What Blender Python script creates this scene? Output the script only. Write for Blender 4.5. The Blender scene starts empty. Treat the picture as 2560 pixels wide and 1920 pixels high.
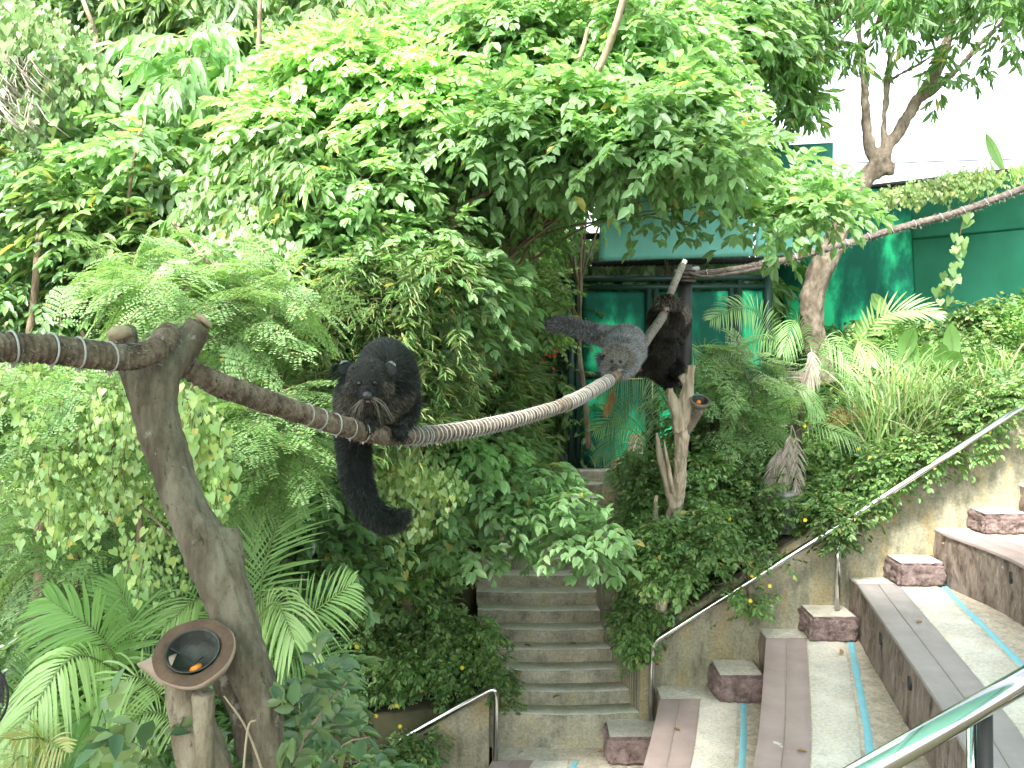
import bpy, bmesh, math, random
import numpy as np
from mathutils import Vector, Matrix, noise as mnoise
random.seed(7)
rng = np.random.default_rng(11)
sc = bpy.context.scene
R = math.radians
# ------------------------------------------------------------------ camera
CZ = 5.0; F = 2500.0; PITCH = math.atan(160 / F)
cam_d = bpy.data.cameras.new('camera'); cam = bpy.data.objects.new('camera', cam_d)
sc.collection.objects.link(cam); sc.camera = cam
cam.location = (0, 0, CZ); cam.rotation_euler = (R(90) - PITCH, 0, 0)
cam_d.sensor_width = 36; cam_d.lens = 36 * F / 2560; cam_d.clip_start = .05; cam_d.clip_end = 1500
cam_d.dof.use_dof = True; cam_d.dof.focus_distance = 8.0; cam_d.dof.aperture_fstop = 18.0
# ------------------------------------------------------------------ light
SUN_EL, SUN_AZ = 52.0, 203.0       # azimuth measured clockwise from +Y
w = bpy.data.worlds.new('World'); sc.world = w; w.use_nodes = True
nt = w.node_tree; nt.nodes.clear()
o = nt.nodes.new('ShaderNodeOutputWorld'); b = nt.nodes.new('ShaderNodeBackground')
sk = nt.nodes.new('ShaderNodeTexSky'); sk.sky_type = 'NISHITA'; sk.sun_disc = False
sk.sun_elevation = R(SUN_EL); sk.sun_rotation = R(SUN_AZ); sk.dust_density = 4; sk.air_density = 1.0; sk.ozone_density = 1
bw = nt.nodes.new('ShaderNodeRGBToBW'); mx = nt.nodes.new('ShaderNodeMix'); mx.data_type = 'RGBA'
mx.inputs[0].default_value = .72
nt.links.new(sk.outputs[0], bw.inputs[0]); nt.links.new(sk.outputs[0], mx.inputs[6]); nt.links.new(bw.outputs[0], mx.inputs[7])
nt.links.new(mx.outputs[2], b.inputs[0]); b.inputs[1].default_value = .15; nt.links.new(b.outputs[0], o.inputs[0])
sun_d = bpy.data.lights.new('sun', 'SUN'); sun = bpy.data.objects.new('sun', sun_d); sc.collection.objects.link(sun)
sun_d.energy = 1.5; sun_d.angle = R(11); sun_d.color = (1, .95, .86)
sd = Vector((math.sin(R(SUN_AZ)) * math.cos(R(SUN_EL)), math.cos(R(SUN_AZ)) * math.cos(R(SUN_EL)), math.sin(R(SUN_EL))))
sun.rotation_euler = sd.to_track_quat('Z', 'Y').to_euler()
sc.view_settings.view_transform = 'Standard'; sc.view_settings.look = 'None'; sc.view_settings.gamma = 1
sc.view_settings.exposure = 2.74
cy = sc.cycles
cy.max_bounces = 9; cy.diffuse_bounces = 6; cy.glossy_bounces = 3; cy.transmission_bounces = 5; cy.transparent_max_bounces = 6
cy.use_denoising = True; cy.sample_clamp_indirect = 8

# ------------------------------------------------------------------ helpers
def P(px, py, d):
    u = (px - 1280) / F; v = (960 - py) / F
    cp, sp = math.cos(PITCH), math.sin(PITCH)
    y = cp + v * sp; z = v * cp - sp
    return Vector((u * d / y, d, CZ + z * d / y))
def Pn(px, py, d):
    px = np.asarray(px, float); py = np.asarray(py, float); d = np.asarray(d, float)
    u = (px - 1280) / F; v = (960 - py) / F
    cp, sp = math.cos(PITCH), math.sin(PITCH); y = cp + v * sp; z = v * cp - sp
    return np.stack([u * d / y, d + 0 * u, CZ + z * d / y], -1)
def link(o, parent=None):
    sc.collection.objects.link(o)
    if parent: o.parent = parent
    return o
def tag(o, label=None, cat=None, group=None, kind=None):
    if label: o['label'] = label
    if cat: o['category'] = cat
    if group: o['group'] = group
    if kind: o['kind'] = kind
    return o
def thing(name, label, cat, loc=(0, 0, 0), group=None):
    e = link(bpy.data.objects.new(name, None)); e.location = loc; e.empty_display_size = .1
    return tag(e, label, cat, group)
def place(o, parent):
    """parent a world-space built mesh under an empty that sits elsewhere"""
    o.parent = parent
    L = Vector(parent.location)
    if parent.parent: L = L + parent.parent.location
    if parent.type == 'EMPTY': o.data.transform(Matrix.Translation(-L))
    return o
def mesh_np(name, V, faces_list, mats, parent=None, smooth=False):
    """faces_list: list of (F array (n,k), material index)"""
    me = bpy.data.meshes.new(name)
    V = np.asarray(V, np.float32).reshape(-1, 3)
    me.vertices.add(len(V)); me.vertices.foreach_set('co', V.ravel())
    idx = []; st = []; tot = []; mi = []; s = 0
    for Fa, m in faces_list:
        Fa = np.asarray(Fa, np.int32)
        if len(Fa) == 0: continue
        n, k = Fa.shape
        idx.append(Fa.ravel()); st.append(s + np.arange(n) * k); tot.append(np.full(n, k)); mi.append(np.full(n, m)); s += n * k
    idx = np.concatenate(idx).astype(np.int32); st = np.concatenate(st).astype(np.int32); tot = np.concatenate(tot).astype(np.int32); mi = np.concatenate(mi).astype(np.int32)
    me.loops.add(len(idx)); me.loops.foreach_set('vertex_index', idx)
    me.polygons.add(len(st)); me.polygons.foreach_set('loop_start', st)
    try: me.polygons.foreach_set('loop_total', tot)
    except Exception: pass
    me.polygons.foreach_set('material_index', mi)
    me.update(calc_edges=True)
    if smooth: me.polygons.foreach_set('use_smooth', np.ones(len(st), bool))
    if not isinstance(mats, (list, tuple)): mats = [mats]
    for m in mats: me.materials.append(m)
    o = bpy.data.objects.new(name, me)
    link(o)
    if parent: place(o, parent)
    return o
class MB:
    """collects shapes into one mesh"""
    def __init__(s): s.v = []; s.f = {}
    def add(s, vs, fs, m=0):
        b = len(s.v); s.v += [tuple(v) for v in vs]
        for f in fs: s.f.setdefault((len(f), m), []).append([i + b for i in f])
        return s
    def box(s, c, size, rz=0, rx=0, ry=0, m=0, bev=0):
        bm = bmesh.new(); bmesh.ops.create_cube(bm, size=1)
        bmesh.ops.scale(bm, vec=size, verts=bm.verts)
        if bev: bmesh.ops.bevel(bm, geom=bm.edges[:], offset=bev, segments=2, affect='EDGES')
        bmesh.ops.transform(bm, matrix=Matrix.Translation(c) @ Matrix.Rotation(rz, 4, 'Z') @ Matrix.Rotation(ry, 4, 'Y') @ Matrix.Rotation(rx, 4, 'X'), verts=bm.verts)
        bm.verts.index_update()
        s.add([v.co[:] for v in bm.verts], [[v.index for v in f.verts] for f in bm.faces], m); bm.free(); return s
    def tube(s, pts, rad, n=8, m=0, cap=True, prof=None):
        pts = [Vector(p) for p in pts]
        if not isinstance(rad, (list, tuple, np.ndarray)): rad = [rad] * len(pts)
        T = []
        for i in range(len(pts)):
            t = pts[min(i + 1, len(pts) - 1)] - pts[max(i - 1, 0)]
            T.append(t.normalized() if t.length > 1e-9 else Vector((0, 0, 1)))
        up = Vector((0, 0, 1)) if abs(T[0].z) < .9 else Vector((1, 0, 0))
        nx = T[0].cross(up).normalized(); vs = []; acc = 0
        for i, p in enumerate(pts):
            if i:
                nx = (nx - T[i] * nx.dot(T[i])).normalized(); acc += (pts[i] - pts[i - 1]).length
            ny = T[i].cross(nx)
            for k in range(n):
                a = 2 * math.pi * k / n; r = rad[i]
                if prof: r *= prof(a, acc, i)
                vs.append(p + (nx * math.cos(a) + ny * math.sin(a)) * r)
        fs = []
        for i in range(len(pts) - 1):
            for k in range(n):
                a = i * n + k; b_ = i * n + (k + 1) % n
                fs.append([a, b_, b_ + n, a + n])
        if cap: fs.append(list(range(n))[::-1]); fs.append([len(vs) - n + k for k in range(n)])
        return s.add(vs, fs, m)
    def build(s, name, mats, parent=None, smooth=False):
        return mesh_np(name, s.v, [(np.array(f), k[1]) for k, f in s.f.items()], mats, parent, smooth)
def crom(pts, n=8):
    """Catmull-Rom through points (any dimension)"""
    p = np.array(pts, float); p = np.vstack([2 * p[0] - p[1], p, 2 * p[-1] - p[-2]]); out = []
    for i in range(1, len(p) - 2):
        for t in np.linspace(0, 1, n, endpoint=False):
            a, b_, c, d = p[i - 1], p[i], p[i + 1], p[i + 2]
            out.append(.5 * (2 * b_ + (c - a) * t + (2 * a - 5 * b_ + 4 * c - d) * t * t + (3 * b_ - a - 3 * c + d) * t ** 3))
    out.append(p[-2]); return np.array(out)

# ------------------------------------------------------------------ materials
def mat(name): 
    m = bpy.data.materials.new(name); m.use_nodes = True
    nt = m.node_tree; bs = nt.nodes['Principled BSDF']; return m, nt, bs
def N(nt, t, **k):
    n = nt.nodes.new(t)
    for a, v in k.items(): setattr(n, a, v)
    return n
def ramp(nt, src, stops):
    r = nt.nodes.new('ShaderNodeValToRGB'); el = r.color_ramp.elements
    while len(el) < len(stops): el.new(.5)
    for e, (p, c) in zip(el, stops): e.position = p; e.color = (*c, 1)
    nt.links.new(src, r.inputs[0]); return r.outputs[0]
def leaf_mat(name, cols, rough=.42, trans=.35, spec=.5, tcol=None, big=.35):
    m, nt, bs = mat(name)
    g = N(nt, 'ShaderNodeNewGeometry')
    n = len(cols); c = ramp(nt, g.outputs['Random Per Island'], [((i + .02) / n * .97, cols[i]) for i in range(n)] + ([] if 'palm' in name or 'near' in name else [(.978, cols[-1]), (.99, (.42, .36, .08))]))
    tc = N(nt, 'ShaderNodeNewGeometry'); ns = N(nt, 'ShaderNodeTexNoise'); ns.inputs['Scale'].default_value = 1.1; ns.inputs['Detail'].default_value = 3
    nt.links.new(tc.outputs['Position'], ns.inputs['Vector'])
    hs = N(nt, 'ShaderNodeHueSaturation'); nt.links.new(c, hs.inputs['Color']); hs.inputs['Saturation'].default_value = .90
    mr = N(nt, 'ShaderNodeMapRange'); mr.inputs[1].default_value = .3; mr.inputs[2].default_value = .7; mr.inputs[3].default_value = 1 - big; mr.inputs[4].default_value = 1 + big
    nt.links.new(ns.outputs[0], mr.inputs[0]); nt.links.new(mr.outputs[0], hs.inputs['Value'])
    nt.links.new(hs.outputs[0], bs.inputs['Base Color'])
    bs.inputs['Roughness'].default_value = rough; bs.inputs['Specular IOR Level'].default_value = spec
    tr = N(nt, 'ShaderNodeBsdfTranslucent'); 
    mm = N(nt, 'ShaderNodeMix', data_type='RGBA', blend_type='MULTIPLY'); mm.inputs[0].default_value = 1
    nt.links.new(hs.outputs[0], mm.inputs[6]); mm.inputs[7].default_value = (*(tcol or (1.55, 1.65, .9)), 1)
    nt.links.new(mm.outputs[2], tr.inputs[0])
    mix = N(nt, 'ShaderNodeMixShader'); mix.inputs[0].default_value = trans
    nt.links.new(bs.outputs[0], mix.inputs[1]); nt.links.new(tr.outputs[0], mix.inputs[2])
    nt.links.new(mix.outputs[0], nt.nodes['Material Output'].inputs[0]); return m
def noise_mat(name, stops, scale=4, detail=6, rough=.8, bump=.3, stretch=(1, 1, 1), bscale=None, metal=0, spec=.4, bdist=.02, coord='Object', nrough=.6):
    m, nt, bs = mat(name)
    tc = N(nt, 'ShaderNodeTexCoord'); mp = N(nt, 'ShaderNodeMapping'); mp.inputs['Scale'].default_value = stretch
    nt.links.new(tc.outputs[coord], mp.inputs[0])
    ns = N(nt, 'ShaderNodeTexNoise'); ns.inputs['Scale'].default_value = scale; ns.inputs['Detail'].default_value = detail; ns.inputs['Roughness'].default_value = nrough
    nt.links.new(mp.outputs[0], ns.inputs['Vector'])
    nt.links.new(ramp(nt, ns.outputs[0], stops), bs.inputs['Base Color'])
    bs.inputs['Roughness'].default_value = rough; bs.inputs['Metallic'].default_value = metal; bs.inputs['Specular IOR Level'].default_value = spec
    if bump:
        n2 = N(nt, 'ShaderNodeTexNoise'); n2.inputs['Scale'].default_value = bscale or scale * 3; n2.inputs['Detail'].default_value = 8; n2.inputs['Roughness'].default_value = .65
        nt.links.new(mp.outputs[0], n2.inputs['Vector'])
        bp = N(nt, 'ShaderNodeBump'); bp.inputs['Strength'].default_value = bump; bp.inputs['Distance'].default_value = bdist
        nt.links.new(n2.outputs[0], bp.inputs['Height']); nt.links.new(bp.outputs[0], bs.inputs['Normal'])
    return m
M = {}
M['bright'] = leaf_mat('leaf_bright', [(.16, .31, .12), (.20, .37, .15), (.25, .43, .19), (.18, .34, .13)], .42, .46, .6)
M['sunny'] = leaf_mat('leaf_yellow_green_painted_sun', [(.25, .42, .16), (.29, .46, .20), (.21, .37, .14), (.36, .52, .27)], .42, .42)  # sunlight on the top-left bough put into the leaf colour; also the pale vine
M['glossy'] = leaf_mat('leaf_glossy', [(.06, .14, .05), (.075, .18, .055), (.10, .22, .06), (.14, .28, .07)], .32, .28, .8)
M['mango'] = leaf_mat('leaf_mango', [(.11, .24, .08), (.14, .28, .09), (.17, .33, .10), (.14, .29, .09)], .38, .52)
M['mid'] = leaf_mat('leaf_mid', [(.10, .21, .06), (.12, .25, .07), (.16, .30, .09), (.20, .33, .10)], .4, .35)
M['back'] = leaf_mat('leaf_back', [(.11, .21, .06), (.14, .28, .07), (.19, .34, .09), (.24, .37, .11)], .45, .42)
M['feather'] = leaf_mat('leaf_feather', [(.21, .36, .14), (.25, .42, .16), (.31, .47, .19), (.18, .32, .12)], .5, .35)
M['heart'] = leaf_mat('leaf_heart', [(.24, .40, .13), (.30, .46, .17), (.17, .31, .08), (.36, .48, .14)], .42, .38)
M['bamboo'] = leaf_mat('leaf_bamboo', [(.10, .22, .06), (.13, .27, .07), (.15, .29, .08), (.22, .28, .10)], .45, .35)
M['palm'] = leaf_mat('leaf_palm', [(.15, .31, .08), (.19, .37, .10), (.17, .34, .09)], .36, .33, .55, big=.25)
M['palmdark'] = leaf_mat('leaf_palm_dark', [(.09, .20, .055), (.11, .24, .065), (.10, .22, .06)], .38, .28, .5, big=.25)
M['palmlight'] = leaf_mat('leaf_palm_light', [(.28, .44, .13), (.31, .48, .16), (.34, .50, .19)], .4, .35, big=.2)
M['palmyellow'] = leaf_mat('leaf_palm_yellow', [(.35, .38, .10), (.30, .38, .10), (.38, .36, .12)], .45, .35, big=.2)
M['wed'] = leaf_mat('leaf_creeper', [(.07, .17, .045), (.09, .21, .05), (.13, .27, .065), (.19, .33, .08)], .42, .3)
M['grass'] = leaf_mat('leaf_grass', [(.16, .30, .08), (.20, .36, .10), (.25, .42, .13), (.22, .38, .11), (.38, .40, .20)], .5, .35)
M['canna'] = leaf_mat('leaf_canna', [(.13, .30, .06), (.17, .35, .08), (.12, .27, .06)], .4, .45, big=.2)
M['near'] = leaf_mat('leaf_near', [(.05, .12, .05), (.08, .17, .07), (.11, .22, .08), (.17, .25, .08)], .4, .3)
M['dead'] = leaf_mat('leaf_dead', [(.30, .26, .21), (.38, .34, .28), (.25, .20, .15), (.42, .36, .30)], .8, .15, .2, (1, .95, .8), .2)
M['brownleaf'] = leaf_mat('leaf_brown', [(.35, .20, .05), (.45, .30, .08), (.28, .16, .05)], .6, .3, .3, (1.2, 1, .5), .2)
M['twig'] = noise_mat('twig', [(.3, (.10, .07, .04)), (.7, (.20, .15, .09))], 8, rough=.9, bump=0)
M['stem'] = noise_mat('green_stem', [(.3, (.10, .16, .04)), (.7, (.18, .24, .07))], 8, rough=.6, bump=0)
M['bark'] = noise_mat('bark', [(.3, (.10, .075, .05)), (.5, (.20, .15, .10)), (.7, (.30, .24, .17))], 9, 8, .9, .8, (1, 1, .35), 30)
M['barklight'] = noise_mat('bark_light', [(.3, (.18, .14, .09)), (.55, (.30, .24, .16)), (.75, (.38, .32, .23))], 9, 8, .9, .6, (1, 1, .3), 28)
M['barkflaky'] = noise_mat('bark_flaky', [(.35, (.13, .085, .055)), (.5, (.25, .18, .13)), (.6, (.35, .26, .19)), (.72, (.22, .17, .12))], 11, 10, .9, 1, (1, 1, .5), 22, bdist=.03)
M['barknear'] = noise_mat('bark_grey_green', [(.33, (.04, .034, .022)), (.43, (.10, .085, .06)), (.52, (.15, .13, .095)), (.60, (.20, .18, .135)), (.68, (.34, .32, .26))], 9, 15, .85, 1, (1, 1, .45), 50, bdist=.012, nrough=.8)
def bark2(name, a, b_, c, crack, sc0=10, st=.4, spot=(.34, .33, .27)):
    m, nt, bs = mat(name); L = nt.links.new; tc = N(nt, 'ShaderNodeTexCoord')
    def nz(scale, z, det=10, ro=.7):
        mp = N(nt, 'ShaderNodeMapping'); mp.inputs['Scale'].default_value = (1, 1, z); L(tc.outputs['Object'], mp.inputs[0]); n = N(nt, 'ShaderNodeTexNoise'); n.inputs['Scale'].default_value = scale; n.inputs['Detail'].default_value = det; n.inputs['Roughness'].default_value = ro; L(mp.outputs[0], n.inputs['Vector']); return n.outputs[0]
    base = ramp(nt, nz(sc0, st), [(.38, a), (.5, b_), (.60, c)]); col = base
    for src, c2, lo, hi in ((nz(sc0 * 3.2, .16, 6), crack, .60, .67), (nz(sc0 * .8, .8, 12, .75), spot, .60, .66), (nz(sc0 * 6, 1, 8), tuple(q * .45 for q in a), .60, .68)):
        fac = ramp(nt, src, [(lo, (0, 0, 0)), (hi, (.85, .85, .85))]); mx = N(nt, 'ShaderNodeMix', data_type='RGBA'); L(fac, mx.inputs[0]); L(col, mx.inputs[6]); mx.inputs[7].default_value = (*c2, 1); col = mx.outputs[2]
    L(col, bs.inputs['Base Color']); bs.inputs['Roughness'].default_value = .9; bs.inputs['Specular IOR Level'].default_value = .25
    bp = N(nt, 'ShaderNodeBump'); bp.inputs['Strength'].default_value = .9; bp.inputs['Distance'].default_value = .012; L(nz(sc0 * 5, .25), bp.inputs['Height']); L(bp.outputs[0], bs.inputs['Normal']); return m
M['barknear'] = bark2('bark_grey_green', (.075, .062, .042), (.125, .108, .075), (.18, .16, .115), (.025, .018, .011))
M['barknear2'] = bark2('bark_pale_old', (.14, .115, .075), (.23, .195, .135), (.31, .275, .20), (.05, .038, .022), spot=(.42, .40, .32))
M['barkflaky'] = bark2('bark_flaky', (.10, .08, .058), (.17, .14, .105), (.25, .21, .16), (.045, .034, .024), 7, .6, (.32, .27, .21))
M['barkdry'] = noise_mat('dry_wood', [(.3, (.20, .15, .10)), (.5, (.42, .34, .25)), (.7, (.55, .47, .37))], 6, 9, .9, .7, (4, 4, .5), 9, bdist=.015)
M['cutwood'] = noise_mat('cut_wood', [(.3, (.25, .20, .12)), (.7, (.45, .38, .25))], 20, rough=.85, bump=.3)
M['soil'] = noise_mat('soil', [(.3, (.03, .025, .015)), (.6, (.06, .06, .03)), (.8, (.05, .08, .025))], 3, rough=1, bump=.5)

# foliage ------------------------------------------------------------
def unit(a): return a / np.maximum(np.linalg.norm(a, axis=-1, keepdims=True), 1e-9)
T_LEAF = (np.array([[0, 0, 0], [.30, -.5, .10], [.68, -.40, .05], [1, 0, -.12], [.68, .40, .05], [.30, .5, .10]]), [[0, 3, 2, 1], [0, 5, 4, 3]])
T_TINY = (np.array([[0, -.3, 0], [.5, -.5, 0], [1, 0, 0], [.5, .5, 0]]), [[0, 1, 2, 3]])
T_LONG = (np.array([[0, 0, 0], [.2, -.5, .08], [.6, -.45, 0], [1, 0, -.16], [.6, .45, 0], [.2, .5, .08], [.6, 0, -.05], [.2, 0, 0]]), [[0, 7, 1], [0, 5, 7], [7, 6, 2, 1], [7, 5, 4, 6], [6, 3, 2], [6, 4, 3]])
T_HEART = (np.array([[.05, 0, 0], [-.18, -.28, .04], [.02, -.52, .06], [.35, -.46, .05], [1, 0, -.1], [.35, .46, .05], [.02, .52, .06], [-.18, .28, .04]]), [[0, 4, 3, 2, 1], [0, 7, 6, 5, 4]])
def leaves(tpl, pos, d, n, L, W):
    """returns verts, faces for leaves"""
    tv, tf = tpl
    d = unit(d); n = unit(n - d * (n * d).sum(-1, keepdims=True)); s = np.cross(d, n)
    L = np.broadcast_to(L, (len(pos),)); W = np.broadcast_to(W, (len(pos),))
    V = pos[:, None, :] + d[:, None, :] * (tv[None, :, 0] * L[:, None])[..., None] + s[:, None, :] * (tv[None, :, 1] * W[:, None])[..., None] + n[:, None, :] * (tv[None, :, 2] * L[:, None])[..., None]
    k = len(tv); off = np.arange(len(pos)) * k
    by = {}
    for f in tf: by.setdefault(len(f), []).append(f)
    fs = {kk: (off[:, None, None] + np.array(ff)[None]).reshape(-1, kk) for kk, ff in by.items()}
    return V.reshape(-1, 3), fs
class Fol:
    def __init__(s): s.V = []; s.F = []; s.n = 0
    def add(s, V, fs, m=0):
        for k, f in fs.items(): s.F.append((f + s.n, m))
        s.V.append(V); s.n += len(V)
    def leaves(s, tpl, pos, d, n, L, W, m=0):
        if len(pos): s.add(*leaves(tpl, pos, d, n, L, W), m)
    def ribbons(s, pts, wd, m=1):
        """pts (N,K,3): thin crossed-free ribbons as stems"""
        pts = np.asarray(pts, float); Nn, K, _ = pts.shape
        t = np.zeros_like(pts); t[:, :-1] = pts[:, 1:] - pts[:, :-1]; t[:, -1] = t[:, -2]
        t = unit(t); ref = np.zeros_like(t); ref[..., 0] = .6; ref[..., 1] = -.1; ref[..., 2] = .25
        u = unit(np.cross(t, ref)); v_ = np.cross(t, u)
        wds = np.linspace(1, .5, K)[None, :, None] * (np.asarray(wd).reshape(-1, 1, 1) if np.ndim(wd) else wd)
        a = [pts + (u * math.cos(q) + v_ * math.sin(q)) * wds for q in (0, 2.094, 4.189)]
        V = np.stack(a, 2).reshape(-1, 3)
        i = np.arange(Nn)[:, None] * K * 3 + np.arange(K - 1)[None] * 3; i = i.reshape(-1)
        fs = np.concatenate([np.stack([i + q, i + (q + 1) % 3, i + 3 + (q + 1) % 3, i + 3 + q], -1) for q in range(3)])
        s.add(V, {4: fs}, m)
    def build(s, name, mats, parent=None):
        return mesh_np(name, np.concatenate(s.V), s.F, mats, parent)
def jit(n, s): return rng.normal(size=(n, 3)) * s
def basis(a):
    a = unit(a); up = np.zeros_like(a); up[:, 2] = 1
    up = up + jit(len(a), .25); n = unit(up - a * (up * a).sum(-1, keepdims=True)); return a, n, np.cross(a, n)
def sprays(f, kind, p, a, size=1.0, lm=0, sm=1, stems=True):
    """add a set of leaf sprays rooted at p with axis a"""
    p = np.asarray(p); n0 = len(p)
    if n0 == 0: return
    a, n, s = basis(np.asarray(a)); sc_ = size * rng.uniform(.75, 1.25, n0)
    def rach(t, L, droop): return p[:, None] + a[:, None] * (t * L * sc_[:, None])[..., None] - np.array([0, 0, 1.])[None, None] * (t ** 2 * droop * sc_[:, None])[..., None]
    if kind in ('pinnate', 'glossy', 'small', 'oval', 'droop'):
        pairs, L, ll, lw, droop, ang, tm = dict(pinnate=(4, .30, .125, .062, .10, 55, T_LEAF), glossy=(4, .28, .12, .046, .07, 50, T_LEAF), small=(3, .13, .062, .032, .02, 60, T_LEAF),
                                      oval=(3, .24, .15, .075, .08, 60, T_LEAF), droop=(4, .25, .18, .05, .12, 50, T_LONG))[kind]
        t = np.linspace(.22, 1, pairs)[None].repeat(n0, 0) + rng.uniform(-.06, .06, (n0, pairs))
        for sd_ in (-1, 1):
            tt = t + sd_ * .03; pos = rach(tt, L, droop)
            an = R(ang) * rng.uniform(.75, 1.2, (n0, pairs)) * (1 - .35 * tt)
            d = a[:, None] * np.cos(an)[..., None] + sd_ * s[:, None] * np.sin(an)[..., None]
            d = d + rng.normal(size=d.shape) * .16; d[..., 2] -= (.30 if kind != 'droop' else .9) * (0.5 + tt)
            nn = n[:, None] + rng.normal(size=d.shape) * .3
            l = ll * sc_[:, None] * rng.uniform(.7, 1.15, (n0, pairs))
            f.leaves(tm, pos.reshape(-1, 3), d.reshape(-1, 3), nn.reshape(-1, 3), l.ravel(), l.ravel() * lw / ll, lm)
        pe = rach(np.ones((n0, 1)), L, droop)[:, 0]; de = a + jit(n0, .15); de[:, 2] -= .45
        f.leaves(tm, pe, de, n + jit(n0, .25), ll * sc_, lw * sc_, lm)
        if stems: f.ribbons(rach(np.linspace(0, 1, 4)[None].repeat(n0, 0), L, droop), .0022 * sc_, sm)
    elif kind == 'lance':
        k = 8; t = rng.uniform(.1, 1, (n0, k)); pos = rach(t, .22, .05)
        ph = rng.uniform(0, 6.28, (n0, k)); d = a[:, None] * .6 + (s[:, None] * np.cos(ph)[..., None] + n[:, None] * np.sin(ph)[..., None]) * .7
        d[..., 2] -= .75; l = .17 * sc_[:, None] * rng.uniform(.7, 1.2, (n0, k))
        nn = rng.normal(size=d.shape) * .6; nn[..., 2] += .5; nn[..., 1] -= .4
        f.leaves(T_LEAF, pos.reshape(-1, 3), d.reshape(-1, 3), nn.reshape(-1, 3), l.ravel(), l.ravel() * .26, lm)
        if stems: f.ribbons(rach(np.linspace(0, 1, 3)[None].repeat(n0, 0), .22, .05), .003 * sc_, sm)
    elif kind == 'bamboo':
        k = 9; t = rng.uniform(.1, 1, (n0, k)); pos = rach(t, .22, .10)
        sg = rng.choice([-1, 1], (n0, k)); an = rng.uniform(.3, 1.1, (n0, k))
        d = a[:, None] * np.cos(an)[..., None] + s[:, None] * (sg * np.sin(an))[..., None]; d = d + rng.normal(size=d.shape) * .25; d[..., 2] -= .35
        l = .115 * sc_[:, None] * rng.uniform(.6, 1.25, (n0, k))
        nn = n[:, None] + rng.normal(size=d.shape) * .4
        f.leaves(T_LEAF, pos.reshape(-1, 3), d.reshape(-1, 3), nn.reshape(-1, 3), l.ravel(), l.ravel() * .13, lm)
        if stems: f.ribbons(rach(np.linspace(0, 1, 3)[None].repeat(n0, 0), .22, .10), .0015 * sc_, sm)
    elif kind == 'heart':
        L = .26; k = 6; t = (np.arange(k)[None] + .5) / k + rng.uniform(-.06, .06, (n0, k))
        pos = p[:, None] + a[:, None] * (t * .06)[..., None] * 1.0; pos = pos.copy(); pos[..., 2] -= t * L * sc_[:, None]
        pos = pos + rng.normal(size=pos.shape) * .025
        d = rng.normal(size=pos.shape) * .35; d[..., 2] -= 1; d[..., 1] -= .15
        nn = rng.normal(size=pos.shape) * .35; nn[..., 1] -= .8; nn[..., 2] += .5
        l = .072 * sc_[:, None] * rng.uniform(.6, 1.25, (n0, k))
        f.leaves(T_HEART, pos.reshape(-1, 3), d.reshape(-1, 3), nn.reshape(-1, 3), l.ravel(), l.ravel() * .85, lm)
        if stems:
            q = np.stack([p, p + a * .03 - np.array([0, 0, L * .5]) * sc_[:, None], p + a * .06 - np.array([0, 0, L]) * sc_[:, None]], 1); f.ribbons(q, .0018, sm)
    elif kind == 'feather':
        pairs = 6; L = .26; tl = np.linspace(.15, 1, pairs)
        for t0 in tl:
            for sg in (-1, 1):
                an = R(62) * (1.1 - .55 * t0) * rng.uniform(.9, 1.1, n0)
                b0 = rach(np.full((n0, 1), t0), L, .07)[:, 0]
                pd = unit(a * np.cos(an)[:, None] + sg * s * np.sin(an)[:, None] + np.array([0, 0, -.22]) + jit(n0, .06))
                pl = .115 * sc_ * (1.05 - .35 * t0)
                K = 7; u = (np.arange(K) + .7) / K
                for s2 in (-1, 1):
                    side = unit(np.cross(pd, n)) * s2
                    pos = b0[:, None] + pd[:, None] * (u[None] * pl[:, None])[..., None]
                    pos[..., 2] -= (u ** 2 * .02)[None]
                    d = side[:, None] * .9 + pd[:, None] * .45 + rng.normal(size=pos.shape) * .1; d[..., 2] -= .1
                    nn = np.broadcast_to(n[:, None], pos.shape) + rng.normal(size=pos.shape) * .15
                    f.leaves(T_TINY, pos.reshape(-1, 3), d.reshape(-1, 3), nn.reshape(-1, 3), .027 * size, .0135 * size, lm)
        if stems: f.ribbons(rach(np.linspace(0, 1, 3)[None].repeat(n0, 0), L, .07), .0022 * sc_, sm)
def inpoly(x, y, poly):
    c = np.zeros(len(x), bool); j = len(poly) - 1
    for i in range(len(poly)):
        xi, yi = poly[i]; xj, yj = poly[j]
        c ^= ((yi > y) != (yj > y)) & (x < (xj - xi) * (y - yi) / (yj - yi + 1e-9) + xi); j = i
    return c
def region(poly, d0, d1, n):
    xs = [p[0] for p in poly]; ys = [p[1] for p in poly]; out = np.zeros((0, 2))
    while len(out) < n:
        q = np.stack([rng.uniform(min(xs), max(xs), n * 3), rng.uniform(min(ys), max(ys), n * 3)], -1)
        out = np.vstack([out, q[inpoly(q[:, 0], q[:, 1], poly)]])
    out = out[:n]; return Pn(out[:, 0], out[:, 1], rng.uniform(d0, d1, n))
def clumps(f, kind, C, r, m, size=1, lm=0, flat=.65, up=.35, stems=True, sm=1, inner=.45):
    """leafy clumps round centres C"""
    C = np.repeat(C, m, 0); rr = np.repeat(rng.uniform(.7, 1.3, len(C) // m) * r, m)[:, None]
    d = unit(rng.normal(size=C.shape) + np.array([0, -.15, up])); d0 = d.copy(); d0[:, 2] *= flat
    p = C + d0 * rr * rng.uniform(inner, 1, (len(C), 1))
    ax = d * .9 + jit(len(C), .3); ax[:, 2] = ax[:, 2] * .5 - .1
    sprays(f, kind, p, ax, size, lm, sm, stems)
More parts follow.
